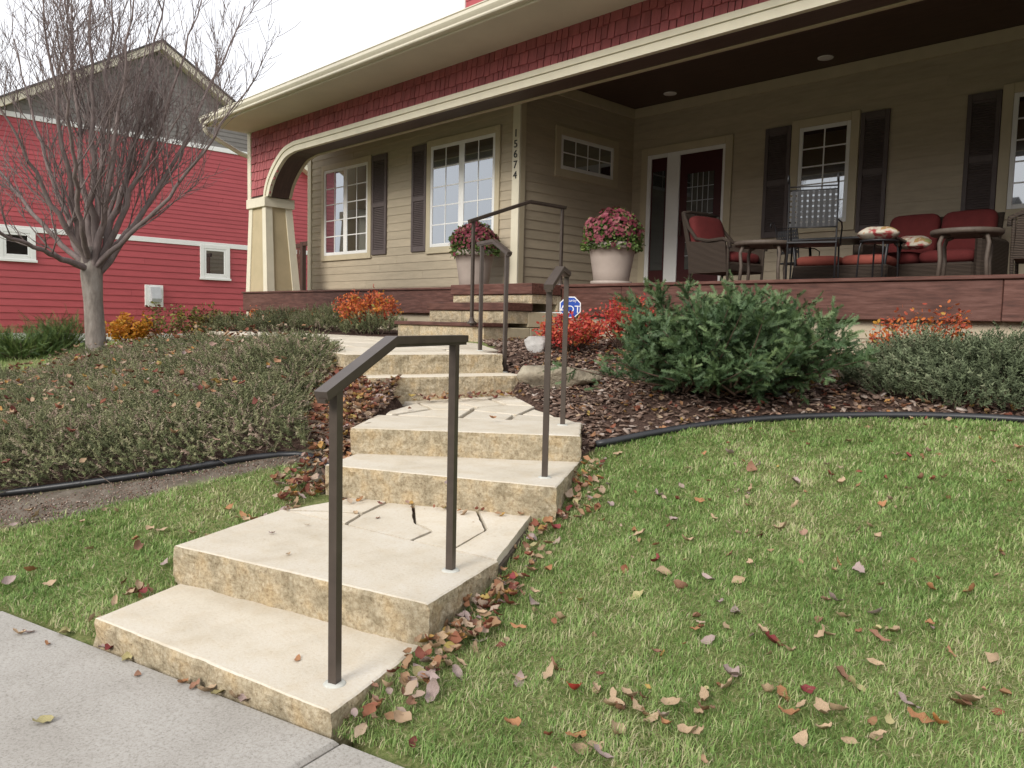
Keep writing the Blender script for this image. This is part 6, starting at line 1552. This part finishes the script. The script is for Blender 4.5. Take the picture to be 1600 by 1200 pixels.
# ------------------------------------------------------------------ the street side, mirrored in the porch windows and shading the porch
def street_pt(a, b): p = SW0+e1*a+e2*b; return p
rd = MB(); q = [street_pt(-90, 4.2), street_pt(90, 4.2), street_pt(90, 12.5), street_pt(-90, 12.5)]; rd.prism([np.array([p[0], p[1], .115]) for p in q], (0, 0, .03))
M['asphalt'] = pm('street_asphalt', (.055, .055, .057), .9, .2, 8, .4, 120)
tag(rd.build('road', M['asphalt']), kind='structure')
def far_house(a, b, w, d_, hgt, mat, label):
    o = street_pt(a, b); ang = math.atan2(e1[1], e1[0]); xf = Matrix.Translation(Vector((o[0], o[1], .05)))@rotz(ang); root = thing('house', label, 'house', (o[0], o[1], .05))
    # local x along the street, +y towards our porch
    m = MB(xf); m.box((-w/2, -d_, 0), (w/2, 0, hgt)); m.build('wall', mat, root)
    m = MB(xf); m.prism([np.array([-w/2-.4, -d_-.5, hgt-.1]), np.array([-w/2-.4, .5, hgt-.1]), np.array([-w/2-.4, -d_/2, hgt+d_*.36])], (w+.8, 0, 0)); m.build('roof', M['roof'], root)
    for i in range(3):
        for zz in (1.0, 3.7):
            if i == 1 and zz == 1.0:
                m = MB(xf); m.cbox((-.5, .0, 0), (.5, .06, 2.1)); m.build('door', M['door'], root); continue
            x0 = -w/2+w*(i+.5)/3-.6; m = MB(xf); m.cbox((x0, .0, zz), (x0+1.2, .05, zz+1.4)); wn = m.build('window', M['white'], root); m = MB(xf); m.box((x0+.1, .051, zz+.1), (x0+1.1, .056, zz+1.3)); m.build('pane', M['glass'], wn)
far_house(-40, 24, 12, 9, 5.6, M['grey_siding'], 'grey two-storey house across the street, past the red house side')
far_house(-22, 23, 11, 9, 5.4, M['tan'], 'tan two-storey house across the street facing the walk')
far_house(-7, 24, 11, 9, 5.6, M['shutter'], 'brown two-storey house straight across the street from the porch')
far_house(8, 23, 11, 9, 5.4, M['grey_siding'], 'grey two-storey house across the street opposite the lawn')
far_house(24, 24, 12, 9, 5.6, M['red'], 'red two-storey house across the street beyond the lawn end')
t_ = copy_tree(bare); t_['label'] = 'leafless street tree on the verge towards the red house, mirrored in the porch windows'; p_ = street_pt(-21, 2.6); t_.location = (p_[0], p_[1], .0); t_.rotation_euler = (0, 0, 2.0)
t_ = copy_tree(bare); t_['label'] = 'leafless street tree across the road from the porch'; p_ = street_pt(-6, 14.5); t_.location = (p_[0], p_[1], .0); t_.rotation_euler = (0, 0, 4.0)

G2 = [S4[3][:2], L2P[1][:2], L2P[2][:2], S5[0][:2], np.array([-5.15, 3.2]), np.array([-5.0, 2.9]), np.array([-4.6, 2.75])]
chips(G2, 500, 16, 'bark_mulch', 'brown bark mulch left of the middle flagstone landing')
litter(G2, 330, 76, 'leaf_litter', 'thick dry leaves left of the middle flagstone landing', lambda x, y, r: H(x, y)+r.uniform(.01, .05, len(x)), .032, .062)
litter([S2[3][:2], np.array([-3.66, 2.22]), S3[0][:2], np.array([-4.15, 2.42]), np.array([-4.0, 2.05])], 110, 77, 'leaf_litter', 'pile of dry leaves on the grass at the left end of the second pair of steps', lambda x, y, r: H(x, y)+r.uniform(.015, .06, len(x)), .035, .065)
litter([L1P[1][:2]+np.array([-.03, -.10]), L1P[2][:2]+np.array([.02, -.07]), L1P[2][:2], L1P[1][:2]], 40, 78, 'leaf_litter', 'dry leaves along the back of the first flagstone landing', lambda x, y, r: np.full(len(x), L1B)+r.uniform(.0, .02, len(x)), .025, .05, False)

litter(LAWN_R, 330, 81, 'leaf_litter', 'small dry leaf scraps sunk in the sloping lawn', lambda x, y, r: H(x, y)+r.uniform(.004, .022, len(x)), .018, .042)
for a_, b_, n_, sd_ in ((S1[1], S1[2], 45, 82), (S2[1], S2[2], 90, 83), (S2[2], L1P[2], 30, 84), (S3[1], S3[2], 45, 85)):
    d_ = (b_-a_)/np.linalg.norm(b_-a_); nn_ = np.array([d_[1], -d_[0], 0]); litter([a_[:2], (a_+nn_*.20)[:2], (b_+nn_*.16)[:2], b_[:2]], n_, sd_, 'leaf_litter', 'dry leaves drifted along the right edge of the slab steps', lambda x, y, r: H(x, y)+r.uniform(.008, .045, len(x)), .03, .06)
